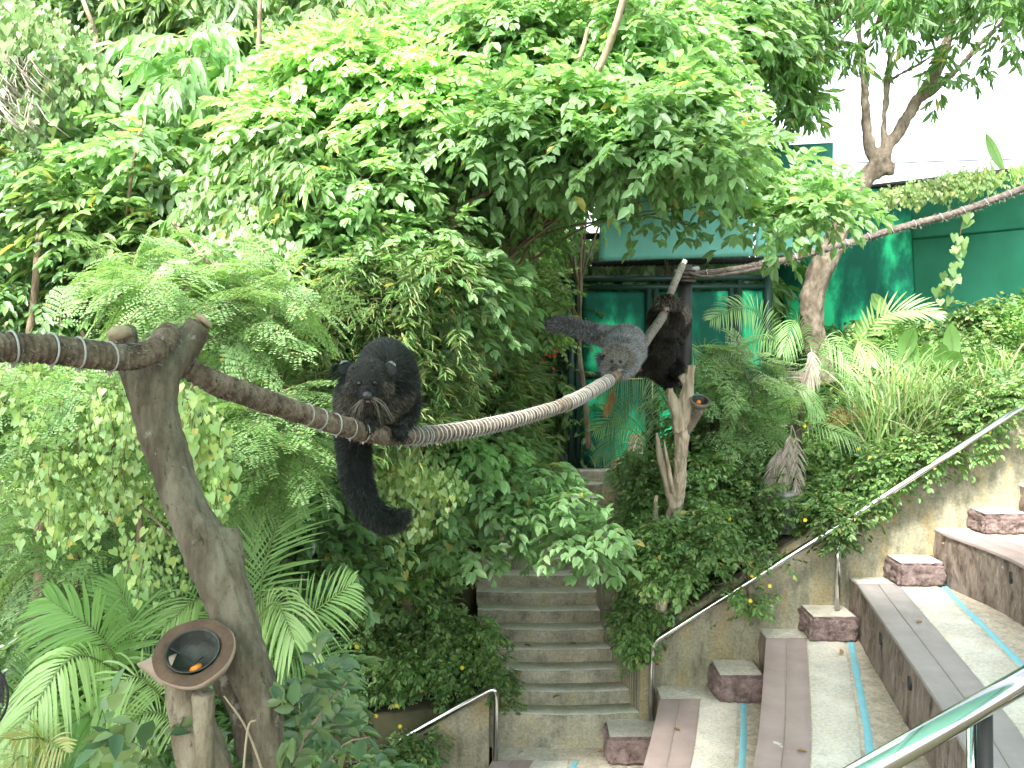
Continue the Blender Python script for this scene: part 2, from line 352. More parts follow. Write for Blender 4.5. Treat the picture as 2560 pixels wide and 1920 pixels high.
def limbs(root, C, r0=.06, n_tip=1, mname='bark', name='trunk', parent=None, trunk_top=None, n=7, wig=.08, tr=None, rb=.012):
    """trunk from root and limbs reaching clump centres C"""
    mb = MB(); root = Vector(root); top = Vector(trunk_top) if trunk_top is not None else root.lerp(Vector(np.mean(C, 0)), .6)
    k = 7; pts = [root.lerp(top, i / k) + Vector(((random.random() - .5) * wig, (random.random() - .5) * wig, 0)) * (0 if i in (0, k) else 1) for i in range(k + 1)]
    rt = [r0 * (1.15 - .5 * i / k) for i in range(k + 1)]; mb.tube([tuple(p) for p in crom(pts, 3)], list(np.interp(np.linspace(0, k, len(pts) * 3 - 2), range(k + 1), rt)), n)
    for c in C:
        c = Vector(c); i = min(k, max(k // 2 - 1, int(k * random.uniform(.5, 1.05)))); s = pts[i]
        mid = s.lerp(c, .5) + Vector((random.uniform(-.15, .15), random.uniform(-.15, .15), random.uniform(0, .2))) * (c - s).length
        cc = crom([s, s.lerp(mid, .5) + Vector((0, 0, .05)), mid, c], 4); mb.tube([tuple(p) for p in cc], list(np.linspace(min(rt[i] * .6, r0 * .45), rb * .6, len(cc))), 5)
    return mb.build(name, M[mname], parent, smooth=True)
def plant(name, label, cat, kind, mats, poly, d0, d1, K, r, m, size=1, root=None, top=None, r0=.05, group=None, bark='bark', flat=.65, nlimb=12, up=.35, stems=True, extra=None, inner=.45):
    """a thing of trunk (limbs) and crown of leaf sprays"""
    C = region(poly, d0, d1, K) if poly is not None else extra
    rt = Vector(root) if root is not None else Vector((float(np.mean(C[:, 0])), float(np.mean(C[:, 1])), float(C[:, 2].min()) - .8))
    t = thing(name, label, cat, rt, group)
    f = Fol(); clumps(f, kind, C, r, m, size, 0, flat, up, stems, 1, inner)
    f.build('crown', [mats, M['twig']], t)
    sel = C[rng.permutation(len(C))[:nlimb]]
    limbs(rt, sel, r0, parent=t, mname=bark, trunk_top=top)
    return t
# ------------------------------------------------------------------ terrain
GP = np.array([(1.5, 10.2, 3.15), (3.1, 10.2, 2.25), (4.9, 10.2, 1.05), (7, 10.2, .35), (10, 10, .2), (2, 11.5, 2.8), (3.5, 11.5, 1.8), (5.5, 11.5, .8), (2.6, 13.5, 1.9), (3.5, 13.5, 1.2), (5, 13.5, .4), (7, 13, .05),
    (3, 15, .9), (5, 15.5, .15), (8, 15, 0), (1.3, 13.7, 2.15), (1.3, 15, 2.1), (.5, 10.1, 4.9), (0, 10.5, 4.8), (1.0, 10.5, 4.7), (.4, 11.2, 4.4), (-.1, 11.2, 4.3), (.9, 11.1, 4.3), (.1, 11.9, 4), (.8, 11.8, 3.9), (.7, 12.5, 3.6), (1.2, 12.6, 3.4), (1.1, 13.3, 2.8), (1.45, 10.9, 3.2), (1.75, 12.5, 2.5), (-.65, 10.2, 3.9), (-.6, 12, 2.9), (-.5, 14, 2.0), (-3, 10, 3.9), (-3, 8, 4.7), (-6, 6, 4.8), (-3, 4, 5.2), (0, 3, 5.4), (0, 7, 5.2),
    (-6, 11, 2.6), (-3, 13, 1.6), (-5, 16, -1.5), (-1, 18, .7), (-3.2, 22, -4.5), (-12, 12, 0), (-14, 20, -8), (-12, 5, 4), (-6, 30, -13), (2, 20, 1), (8, 22, .5), (14, 16, -.2), (6, 30, 0), (20, 30, 0), (0, -6, 5.4), (12, -5, 5.4), (14, 5, 5.2), (6, 4, 5.4), (-12, -5, 5)], float)
def ground_h(x, y):
    x = np.asarray(x, float); y = np.asarray(y, float)
    w_ = 1 / ((x[..., None] - GP[:, 0]) ** 2 + (y[..., None] - GP[:, 1]) ** 2 + .05) ** 1.7
    return (w_ * GP[:, 2]).sum(-1) / w_.sum(-1)
def gz(x, y): return CZ - ground_h(x, y)
xs = np.concatenate([np.linspace(-220, -20, 9)[:-1], np.linspace(-20, 20, 261), np.linspace(20, 220, 9)[1:]])
ys = np.concatenate([np.linspace(-60, -8, 5)[:-1], np.linspace(-8, 9.9, 50), [9.96], np.linspace(10.12, 36, 170), np.linspace(36, 400, 12)[1:]])
X, Y = np.meshgrid(xs, ys)
Z = gz(X, Y)
low = ((Y < 10.05) & (X > -.25)) | ((Y < 9.76) & (X > -2.6)); Z = np.where(low, np.minimum(Z, CZ - 5.3), Z)
kk = (Y - 9.97) / .25; inst = (kk > -1) & (kk < 15) & (X > np.interp(kk, [0, 4, 8, 14], [-.16, -.27, -.36, .30]) - .08) & (X < np.interp(kk, [0, 4, 8, 11, 14], [1.30, 1.02, .95, 1.15, 1.58]) + .16)
Z = np.where(inst, np.minimum(Z, CZ - (4.0 - .14 * kk) - .45), Z)
Z += .05 * np.sin(X * 2.3 + 1.3 * np.sin(Y * 1.7)) * np.sin(Y * 2.9) * (~low) * (~inst)
ny, nx = X.shape; i = (np.arange(ny - 1)[:, None] * nx + np.arange(nx - 1)).ravel()
g = mesh_np('ground', np.stack([X, Y, Z], -1).reshape(-1, 3), [(np.stack([i, i + 1, i + nx + 1, i + nx], -1), 0)], M['soil'], smooth=True); tag(g, kind='structure')

# ------------------------------------------------------------------ concrete materials
def concrete(name, base, stain, dark, streak=.28, sc1=3.0, rough=.85, amt=.5):
    m, nt, bs = mat(name); L = nt.links.new
    tc = N(nt, 'ShaderNodeTexCoord'); mp = N(nt, 'ShaderNodeMapping'); mp.inputs['Scale'].default_value = (1, 1, streak); L(tc.outputs['Object'], mp.inputs[0])
    n1 = N(nt, 'ShaderNodeTexNoise'); n1.inputs['Scale'].default_value = sc1 * 2.2; n1.inputs['Detail'].default_value = 8; n1.inputs['Roughness'].default_value = .68; L(mp.outputs[0], n1.inputs['Vector'])
    n2 = N(nt, 'ShaderNodeTexNoise'); n2.inputs['Scale'].default_value = sc1; n2.inputs['Detail'].default_value = 7; n2.inputs['Roughness'].default_value = .6; L(tc.outputs['Object'], n2.inputs['Vector'])
    n3 = N(nt, 'ShaderNodeTexNoise'); n3.inputs['Scale'].default_value = 40; n3.inputs['Detail'].default_value = 8; L(tc.outputs['Object'], n3.inputs['Vector'])
    c1 = ramp(nt, n1.outputs[0], [(.38, dark), (.50, base), (.60, stain), (.75, base)])
    c2 = ramp(nt, n2.outputs[0], [(.35, dark), (.52, base), (.66, tuple(min(.8, q * 1.35) for q in base))])
    mx = N(nt, 'ShaderNodeMix', data_type='RGBA'); mx.inputs[0].default_value = amt; L(c2, mx.inputs[6]); L(c1, mx.inputs[7])
    m3 = N(nt, 'ShaderNodeMix', data_type='RGBA', blend_type='OVERLAY'); m3.inputs[0].default_value = .55; L(mx.outputs[2], m3.inputs[6]); L(n3.outputs[0], m3.inputs[7])
    L(m3.outputs[2], bs.inputs['Base Color']); bs.inputs['Roughness'].default_value = rough; bs.inputs['Specular IOR Level'].default_value = .3
    bp = N(nt, 'ShaderNodeBump'); bp.inputs['Strength'].default_value = .5; bp.inputs['Distance'].default_value = .01; L(n3.outputs[0], bp.inputs['Height']); L(bp.outputs[0], bs.inputs['Normal'])
    return m
M['wall'] = concrete('stained_wall', (.26, .24, .17), (.30, .225, .095), (.12, .115, .075), .22, amt=.6)
M['step'] = concrete('stained_step', (.33, .315, .24), (.32, .27, .15), (.14, .135, .10), .5, amt=.45)
M['tread'] = concrete('step_tread', (.70, .67, .58), (.62, .58, .46), (.52, .50, .40), 1, 4, amt=.4)
M['pale'] = concrete('pale_concrete', (.56, .53, .46), (.52, .48, .38), (.44, .41, .34), 1, 4, amt=.4)
M['white'] = concrete('whitewashed_slab', (.60, .58, .51), (.56, .50, .38), (.46, .44, .37), 1, 2.2, amt=.55)
M['gutter'] = concrete('gutter', (.52, .47, .38), (.50, .42, .29), (.33, .30, .24), 1, 8, amt=.5)
M['blue'] = noise_mat('worn_blue_paint', [(.30, (.42, .44, .42)), (.40, (.20, .50, .60)), (.7, (.24, .58, .68))], 7, rough=.6, bump=.2)
def board_mat(name, a, b_):
    m = noise_mat(name, [(.3, a), (.62, b_), (.80, tuple(q * 1.12 for q in b_))], 2.5, 8, .75, .3, (1, 1, 1), 60)
    nt = m.node_tree; bs = nt.nodes['Principled BSDF']; src = bs.inputs['Base Color'].links[0].from_socket
    tc = N(nt, 'ShaderNodeTexCoord'); ns = N(nt, 'ShaderNodeTexNoise'); ns.inputs['Scale'].default_value = 1.7; ns.inputs['Detail'].default_value = 9; ns.inputs['Roughness'].default_value = .55
    mp = N(nt, 'ShaderNodeMapping'); mp.inputs['Scale'].default_value = (1.6, 1, 1); mp.inputs['Location'].default_value = (3.1, .4, 0); nt.links.new(tc.outputs['Object'], mp.inputs[0]); nt.links.new(mp.outputs[0], ns.inputs['Vector'])
    fac = ramp(nt, ns.outputs[0], [(.69, (0, 0, 0)), (.70, (1, 1, 1))])
    mx = N(nt, 'ShaderNodeMix', data_type='RGBA'); nt.links.new(fac, mx.inputs[0]); nt.links.new(src, mx.inputs[6]); mx.inputs[7].default_value = (.55, .54, .50, 1)
    nt.links.new(mx.outputs[2], bs.inputs['Base Color']); return m
M['board'] = board_mat('mauve_board', (.29, .225, .205), (.37, .295, .275))
M['board2'] = board_mat('grey_board', (.26, .24, .225), (.34, .315, .30))
M['rock'] = noise_mat('rough_riser', [(.36, (.07, .055, .045)), (.46, (.21, .16, .13)), (.55, (.30, .24, .195)), (.62, (.22, .21, .20)), (.72, (.40, .35, .30))], 7, 14, .9, 1, (1, 1, .35), 18, bdist=.05, nrough=.78)
M['rockblock'] = noise_mat('rough_block', [(.34, (.08, .06, .055)), (.5, (.25, .18, .165)), (.68, (.40, .31, .29))], 9, 14, .9, 1, (1, 1, 1), 16, bdist=.06, nrough=.78)
M['steel'] = noise_mat('stainless_steel', [(.3, (.55, .55, .54)), (.7, (.68, .68, .67))], 3, rough=.14, bump=0, metal=1)
M['pipe'] = noise_mat('dark_green_paint', [(.3, (.008, .028, .022)), (.7, (.015, .05, .04))], 4, rough=.4, bump=0)
M['black'] = noise_mat('black_paint', [(.3, (.012, .013, .012)), (.7, (.03, .03, .028))], 6, rough=.55, bump=.1)
M['wire'] = noise_mat('grey_wire', [(.3, (.20, .21, .20)), (.7, (.34, .35, .33))], 8, rough=.6, bump=0)
def cloth(name, stops, scale, tr=.3, stretch=(1, 1, .45)):
    m = noise_mat(name, stops, scale, 7, .75, .15, stretch, 120, nrough=.6); nt = m.node_tree; bs = nt.nodes['Principled BSDF']
    t = N(nt, 'ShaderNodeBsdfTranslucent'); mx = N(nt, 'ShaderNodeMixShader'); mx.inputs[0].default_value = tr
    nt.links.new(bs.inputs['Base Color'].links[0].from_socket, t.inputs[0]); nt.links.new(bs.outputs[0], mx.inputs[1]); nt.links.new(t.outputs[0], mx.inputs[2]); nt.links.new(mx.outputs[0], nt.nodes['Material Output'].inputs[0]); return m
M['net'] = cloth('green_net_painted_sun_patches', [(.42, (.005, .13, .085)), (.48, (.008, .22, .135)), (.52, (.02, .42, .22)), (.57, (.05, .75, .38))], 1.5, .4)  # noise patches paint sun and shadow showing through the net into its green
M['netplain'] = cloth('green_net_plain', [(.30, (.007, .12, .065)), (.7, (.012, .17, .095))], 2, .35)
M['teal'] = cloth('teal_board', [(.30, (.14, .42, .35)), (.7, (.19, .50, .42))], 5, .15)
M['tealdark'] = cloth('teal_board_dark', [(.30, (.02, .17, .13)), (.7, (.035, .22, .17))], 4, .1)

# ------------------------------------------------------------------ staircase
NST = 15
def stx(k): return (float(np.interp(k, [0, 4, 8, 14], [-.16, -.27, -.36, .30])), float(np.interp(k, [0, 4, 8, 11, 14], [1.30, 1.02, .95, 1.15, 1.58])))
st = thing('concrete_staircase', 'worn mossy concrete steps climbing between two hedges to the green gate', 'stairs', (.5, 10, CZ - 4.4))
for k in range(NST):
    y0 = 9.97 + .25 * k; h = 4.0 - .14 * k; xl, xr = stx(k); mb = MB()
    bot = CZ - h - (.36 if k == 0 else .17); n = 14; vs = []; q = 26
    prof = [(0, bot), (.004, CZ - h - .05), (.0, CZ - h - .02), (.012, CZ - h - .004), (.03, CZ - h), (.30, CZ - h + .001), (.30, bot)]
    for i in range(q + 1):
        x = xl - .1 + (xr - xl + .2) * i / q
        for j, (a, z) in enumerate(prof):
            wv = mnoise.noise((x * 3, k * 3.1, 0)) * .022 + mnoise.noise((x * 14, k * 3.1, 5)) * .006
            yy = y0 + a + (wv if j < 5 else 0) + .05 * math.cos((x - xl) / (xr - xl) * 3.14 - 1.57) * -1
            vs.append((x, yy, z + (mnoise.noise((x * 9, k * 2, 9)) * .006 if j in (2, 3, 4) else 0)))
    L = len(prof); fr = []; fd = []
    for i in range(q):
        for j in range(L - 1): (fd if j in (3, 4) else fr).append([i * L + j, i * L + j + 1, (i + 1) * L + j + 1, (i + 1) * L + j])
    mb.add(vs, fr, 0); mb.f[(4, 1)] = fd
    mb.build('step', [M['step'], M['tread']], st)
# side wall of the staircase
mb = MB(); nk = 60; ks = np.linspace(-.1, 14.2, nk)
def topz(k): j = 2 * int(max(k, 0) // 2) + 1; return CZ - (4.0 - .14 * j) + .36
for i in range(nk - 1):
    k0, k1 = ks[i], ks[i + 1]; x0, x1_ = stx(k0)[1] + .0, stx(k1)[1] + .0; y0, y1 = 9.97 + .25 * k0, 9.97 + .25 * k1; t_ = topz((k0 + k1) / 2); b_ = CZ - 5.2
    w0 = .012 * mnoise.noise((k0 * 2, 0, 3)); w1 = .012 * mnoise.noise((k1 * 2, 0, 3))
    vs = [(x0 + w0, y0, b_), (x1_ + w1, y1, b_), (x1_ + w1, y1, t_), (x0 + w0, y0, t_), (x0 + .2, y0, b_), (x1_ + .2, y1, b_), (x1_ + .2, y1, t_), (x0 + .2, y0, t_)]
    mb.add(vs, [[0, 3, 2, 1], [3, 7, 6, 2], [4, 5, 6, 7], [0, 4, 7, 3], [1, 2, 6, 5]])
sw = mb.build('retaining_wall', M['wall']); tag(sw, 'low stepped ochre stained concrete wall along right side of the steps', 'wall')

# big wall below the planted bank, and the lower one on the left
def slope_wall(name, x0, x1, y0, y1, t0, t1, bot, th, label, nn=30, step=.6):
    mb = MB(); vs = []; fs = []
    for i in range(nn + 1):
        t = i / nn; x = x0 + (x1 - x0) * t; y = y0 + (y1 - y0) * t; top = t0 + (t1 - t0) * t
        top += mnoise.noise((x * 4, 1, 2)) * .015
        vs += [(x, y, bot), (x, y, top - .02), (x, y + .02, top), (x, y + th - .02, top), (x, y + th, top - .02), (x, y + th, bot)]
    for i in range(nn):
        for j in range(5): a = i * 6 + j; fs.append([a, a + 6, a + 7, a + 1])
    mb.add(vs, fs); mb.add(vs[:6], [[0, 1, 2, 3, 4, 5]]); mb.add(vs[-6:], [[5, 4, 3, 2, 1, 0]])
    return tag(mb.build(name, M['wall']), label, 'wall')
def hx(x): return 3.19 - .675 * (x - 1.37)
slope_wall('concrete_wall', 1.36, 7.2, 10.02, 9.7, CZ - hx(1.36) - .02, CZ - hx(7.2) - .16, CZ - 5.2, .2, 'long ochre stained concrete wall rising to the right behind the seat rows')
pl = P(1222, 1745, 9.68); pr_ = P(760, 2000, 9.68)
slope_wall('concrete_wall', pr_.x, pl.x, 9.72, 9.72, pr_.z, pl.z, CZ - 6, .18, 'low concrete wall end under the bent handrail at bottom of the steps', 20)

# ------------------------------------------------------------------ seating rows
def PH(px, py, h):
    u = (px - 1280) / F; v = (960 - py) / F; cp, sp = math.cos(PITCH), math.sin(PITCH)
    y = cp + v * sp; z = v * cp - sp; s = -h / z; return (u * s, y * s)
rows = [(4.34, [PH(1236, 1905, 4.34), (-.75, 8), (-1.5, 6), (-2.4, 4)]),
        (3.72, [PH(1655, 1747, 3.72), PH(1612, 1920, 3.72), (.62, 6.6), (-.1, 4.6), (-.8, 3.2)]),
        (3.11, [PH(1920, 1594, 3.11), PH(1906, 1800, 3.11), PH(1888, 1920, 3.11), (1.1, 5), (.5, 3.4)]),
        (2.57, [PH(2150, 1460, 2.57), PH(2180, 1505, 2.57), PH(2362, 1770, 2.57), (2.55, 5), (2.25, 3.4)]),
        (2.06, [PH(2366, 1332, 2.06), PH(2560, 1410, 2.06), (4.05, 6.3), (4.0, 3.4)]),
        (1.61, [PH(2572, 1215, 1.61), (4.95, 7.5), (5.1, 5.5), (5.2, 3.4)]), (1.1, [(5.9, 9.6), (6.0, 7.5), (6.2, 5.5), (6.3, 3.4)])]
YS = np.concatenate([[10.0, 9.8], np.linspace(9.62, 3.6, 46)])
def rowx(k, y):
    p = np.array(rows[k][1])[::-1]; c = crom(p, 8)
    return float(np.interp(y, c[:, 1], c[:, 0]))
RX = [[rowx(k, y) for y in YS] for k in range(7)]
names = ['lowest visible seat row at bottom edge with only its mauve end boards showing', 'second seat row from bottom, mauve boards beside the block by the wall corner', 'broad centre seat row with white slab and peeling blue strip, under the handrail post',
         'grey and mauve boarded seat row passing behind the near green-tinted rail', 'upper seat row at right edge with two small drain slots in its riser', 'topmost seat row just entering the picture at the right edge']
for k in range(6):
    h, _ = rows[k]; z = CZ - h; zb = CZ - rows[k - 1][0] if k else z - .6
    t = thing('seat_row', names[k], 'bench row', (RX[k][2], 9.6, z), 'terraced concrete seat rows')
    n = len(YS)
    # riser (rough) with displaced grid
    vs = []; fs = []; m = 16; sub = 6; yy = np.interp(np.linspace(0, n - 1, (n - 1) * sub + 1), range(n), YS); xx = np.interp(np.linspace(0, n - 1, (n - 1) * sub + 1), range(n), RX[k])
    for i, (x, y) in enumerate(zip(xx, yy)):
        for j in range(m + 1):
            zz = zb - .05 + (z - .03 - zb + .05) * j / m
            dx = -.018 * mnoise.fractal((x * 7, y * 7, zz * 5), .6, 2.1, 5) if j < m else 0
            vs.append((x + dx + .012 * (1 - j / m) * 0, y, zz))
    for i in range(len(yy) - 1):
        for j in range(m): a = i * (m + 1) + j; fs.append([a, a + 1, a + m + 2, a + m + 1])
    MB().add(vs, fs).build('riser', M['rock'], t, True)
    def strip(name, a0, a1, z0, th, mtl, ya=0, yb=n, wob=0, b=.004, k=k):
        vs = []; fs = []
        for i in range(ya, yb):
            x = RX[k][i]; y = YS[i]; x2 = RX[k + 1][i] if a1 is None else x + a1
            w0 = mnoise.noise((y * 3, k, 1)) * wob; w1 = mnoise.noise((y * 3, k, 8)) * wob
            A = x + a0 + w0; B_ = x2 + (.0 if a1 is None else w1)
            vs += [(A, y, z0 - th), (A, y, z0 - b), (A + b, y, z0), (B_ - b, y, z0), (B_, y, z0 - b), (B_, y, z0 - th)]
        q = yb - ya
        for i in range(q - 1):
            for j in range(5): a = i * 6 + j; fs.append([a, a + 1, a + 7, a + 6])
        mb = MB().add(vs, fs); mb.add(vs[:6], [[0, 1, 2, 3, 4, 5]]); mb.add(vs[-6:], [[5, 4, 3, 2, 1, 0]])
        return mb.build(name, mtl, t)
    strip('slab', .012, None, z - .012, .12, M['gutter'] if k < 9 else 0, 0)
    strip('landing', .0, .60, z - .009, .02, M['pale'], 0, 3)
    bo = 2
    ms = M['board2'] if k in (3,) else M['board']
    strip('seat_board', -.02, .175, z, .03, ms, bo)
    strip('seat_board', .18, .375, z + .001, .03, ms, bo)
    strip('white_slab', .385, .74, z - .003, .02, M['white'], bo, wob=.008)
    strip('blue_strip', .775, .835, z - .006, .015, M['blue'], bo, wob=.012)
    if k in (2, 3, 4):
        for yy_, zz_ in ((8.6, .5), (7.5, .5), (8.2, .4))[:2]:
            i = int(np.argmin(abs(YS - yy_))); MB().box((RX[k][i] + .001, YS[i], zb + .34), (.03, .04, .10)).build('drain_slot', M['black'], t)
# step blocks
bl = ['rough sided block in front of the lowest concrete step by the wall corner', 'second block up the wall, pale top, between two mauve seat rows', 'block carrying the second steel post of the wall handrail',
      'fourth block up, beside the riser of the right-hand seat row', 'highest block, cut by the right edge of the picture']
for k in range(5):
    x1 = rowx(k + 1, 9.55) - .02; z0 = CZ - rows[k][0] - .01; hh = (rows[k][0] - rows[k + 1][0]) * .46
    bm = bmesh.new(); bmesh.ops.create_cube(bm, size=1); bmesh.ops.scale(bm, vec=(.46 + (.08 if k == 0 else 0), .50, hh), verts=bm.verts)
    bmesh.ops.bevel(bm, geom=bm.edges[:], offset=.025, segments=2, affect='EDGES'); bmesh.ops.subdivide_edges(bm, edges=bm.edges[:], cuts=13, use_grid_fill=True)
    for v in bm.verts:
        top = v.co.z > hh * .5 - .004
        d = .0 if top else .030 * mnoise.fractal(v.co * 11 + Vector((k * 7, 0, 0)), .55, 2.1, 5)
        v.co += v.co.normalized() * d
        if top: v.co.z += .004 * mnoise.noise(v.co * 9)
    me = bpy.data.meshes.new('step_block'); 
    for f in bm.faces: f.material_index = 1 if f.normal.z > .75 and f.calc_center_median().z > hh * .45 else 0; f.smooth = f.material_index == 0
    bm.to_mesh(me); bm.free(); me.materials.append(M['rockblock']); me.materials.append(M['pale'])
    o = link(bpy.data.objects.new('step_block', me)); o.location = (x1 - .235, 9.76, z0 + hh / 2); tag(o, bl[k], 'block', 'concrete step blocks along the wall')

# ------------------------------------------------------------------ rails
def tubeo(name, pts, r, m, parent=None, n=12, seg=6, prof=None):
    c = crom(pts, seg); rr = r if np.isscalar(r) else list(np.interp(np.linspace(0, len(r) - 1, len(c)), range(len(r)), r))
    return MB().tube([tuple(q) for q in c], rr, n, prof=prof).build(name, m, parent, True)
def bent(pts, r=.06, n=5):
    pts = [Vector(p) for p in pts]; out = [pts[0]]
    for i in range(1, len(pts) - 1):
        a = (pts[i - 1] - pts[i]).normalized() * r; b_ = (pts[i + 1] - pts[i]).normalized() * r
        for t in np.linspace(0, 1, n): out.append((pts[i] + a) * (1 - t) ** 2 + pts[i] * 2 * t * (1 - t) + (pts[i] + b_) * t * t)
    return out + [pts[-1]]
t = thing('handrail', 'long shiny steel handrail rising along the stained wall through creepers', 'handrail', P(1628, 1795, 9.85), 'steel handrails')
MB().tube(bent([P(1628, 1800, 9.86), P(1632, 1606, 9.86), P(2110, 1305, 9.6), P(2640, 962, 9.45)], .09), .031, 14).build('rail', M['steel'], t, True)
MB().tube([P(2093, 1522, 9.72), P(2095, 1318, 9.62)], .027, 12).build('post', M['steel'], t, True)
t = thing('handrail', 'short bent steel handrail half buried in leaves left of the lowest step', 'handrail', P(1238, 1960, 9.6), 'steel handrails')
MB().tube(bent([P(1237, 2010, 9.62), P(1240, 1716, 9.62), P(700, 2020, 9.6)], .10), .031, 14).build('rail', M['steel'], t, True)
t = thing('handrail', 'near green-reflecting steel handrail crossing the bottom right corner', 'handrail', P(2450, 2300, 2.1), 'steel handrails')
a, b_ = P(2178 - 130, 1920 + 76, 1.9), P(2560 + 150, 1700 - 86, 2.25)
MB().tube([a, b_], .0265, 24).build('rail', M['steel'], t, True)
MB().tube([P(2462, 1772, 2.15), P(2466, 2300, 2.15)], .0165, 16).build('post', M['black'], t, True)
MB().tube([P(2432, 1790, 2.19), P(2434, 2300, 2.19)], .014, 16).build('post', M['steel'], t, True)

# ------------------------------------------------------------------ gate, boards, fence
D = 13.7; r = .045
t = thing('steel_gate', 'dark green pipe gate with green netting panels at top of the steps', 'gate', P(1445, 1175, D))
def pipe(parent, a, b_, d=D, r=.045, m='pipe', name='gate_bar'): return MB().tube([P(*a, d), P(*b_, d)], r, 10).build(name, M[m], parent, True)
for a, b_ in [((1355, 700), (1920, 694)), ((1445, 720), (1910, 716)), ((1445, 718), (1445, 1175)), ((1622, 718), (1622, 1175)), ((1640, 718), (1640, 1175)), ((1445, 938), (1622, 938)), ((1445, 1170), (1650, 1178)), ((1828, 716), (1828, 1150)), ((1848, 700), (1848, 1150)), ((1640, 940), (1910, 936))]:
    pipe(t, a, b_, r=.042)
pipe(t, (1428, 700), (1428, 1178), r=.05, name='gate_post'); pipe(t, (1918, 668), (1920, 1100), r=.062, name='gate_post')
def panel(name, q, m, parent=None, nx=24, nz=14, amp=.03, th=.012):
    """q: four corner points tl,tr,br,bl (world); rippled sheet with thickness"""
    q = [Vector(p) for p in q]; vs = []; fs = []
    nr = (q[1] - q[0]).cross(q[3] - q[0]).normalized()
    for s in (0, 1):
        for i in range(nx + 1):
            for j in range(nz + 1):
                u, v = i / nx, j / nz; p = q[0] * (1 - u) * (1 - v) + q[1] * u * (1 - v) + q[2] * u * v + q[3] * (1 - u) * v
                e = min(1, 6 * min(u, 1 - u)) * min(1, 6 * min(v, 1 - v)) 
                vs.append(p + nr * (amp * e * mnoise.noise((p.x * 1.3, p.y, p.z * .7)) + s * th))
    w_ = nz + 1; b0 = (nx + 1) * w_
    for i in range(nx):
        for j in range(nz):
            a = i * w_ + j; fs.append([a, a + 1, a + w_ + 1, a + w_]); fs.append([b0 + a, b0 + a + w_, b0 + a + w_ + 1, b0 + a + 1])
    for i in range(nx): a = i * w_; fs.append([a, a + w_, b0 + a + w_, b0 + a]); a += nz; fs.append([a, b0 + a, b0 + a + w_, a + w_])
    for j in range(nz): a = j; fs.append([a, b0 + a, b0 + a + 1, a + 1]); a += nx * w_; fs.append([a, a + 1, b0 + a + 1, b0 + a])
    return MB().add(vs, fs).build(name, m, parent, True)
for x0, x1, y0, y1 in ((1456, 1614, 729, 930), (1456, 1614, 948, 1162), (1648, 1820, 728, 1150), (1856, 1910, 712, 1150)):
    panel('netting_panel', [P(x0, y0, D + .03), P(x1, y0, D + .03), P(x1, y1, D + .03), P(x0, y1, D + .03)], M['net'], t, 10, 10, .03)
# chain-link frame left of / above the gate
t = thing('chain_link_fence', 'dark pipe frame with chain-link wire left of and above the gate', 'fence', P(1352, 1100, 13.9))
for a, b_ in [((1336, 594), (1500, 590)), ((1345, 590), (1345, 1120)), ((1274, 937), (1432, 937)), ((1480, 660), (1930, 650))]:
    pipe(t, a, b_, 13.95, .045, 'black', 'frame_bar')
def chain(x0, x1, y0, y1, d, parent, s=12, r=.0032):
    mb = MB()
    for sg in (1, -1):
        c = x0 - (y1 - y0)
        while c < x1:
            a, b_ = (c, y0 if sg > 0 else y1), (c + (y1 - y0), y1 if sg > 0 else y0)
            ax, bx = max(a[0], x0), min(b_[0], x1)
            if bx - ax > 2:
                fa = (ax - a[0]) / (y1 - y0); fb = (bx - a[0]) / (y1 - y0)
                mb.tube([P(ax, a[1] + (b_[1] - a[1]) * fa, d + sg * .003), P(bx, a[1] + (b_[1] - a[1]) * fb, d + sg * .003)], r, 3, cap=False)
            c += s
    mb.build('wire_mesh', M['wire'], parent)
chain(1355, 1420, 605, 930, 13.98, t, 14); chain(1480, 1920, 560, 692, 13.92, t, 13)
# black post the rope ends at
t = thing('steel_post', 'stout black steel post behind the rear climbing animal, rope tied at its head', 'post', P(1712, 1130, 10.6))
MB().tube([P(1710, 1180, 10.62), P(1713, 662, 10.62)], .075, 16).build('shaft', M['black'], t, True)
MB().tube([P(1692, 690, 10.5), P(1712, 652, 10.56)], .035, 10, cap=False).build('pipe_stub', M['steel'], t, True)
MB().tube([P(1690, 680, 10.5), P(1745, 672, 10.7)], .03, 10).build('cross_bar', M['wire'], t, True)
# teal boards
d = 13.3
t = tag(panel('board_panel', [P(1500, 492, d), P(1884, 470, d), P(1882, 640, d), P(1498, 652, d)], M['teal'], amp=.015), 'pale teal board hung above the gate, its lower edge dotted with holes', 'board', 'teal boards above the gate')
t = tag(panel('board_panel', [P(1896, 366, d + .1), P(2083, 356, d + .1), P(2081, 500, d + .1), P(1894, 512, d + .1)], M['tealdark'], amp=.015), 'dark green board raised above the others behind the leafy branch', 'board', 'teal boards above the gate')
t = tag(panel('board_panel', [P(1890, 504, d), P(2090, 490, d), P(2090, 632, d), P(1890, 642, d)], M['teal'], amp=.015), 'pale teal board left of the leaning forked trunk', 'board', 'teal boards above the gate')
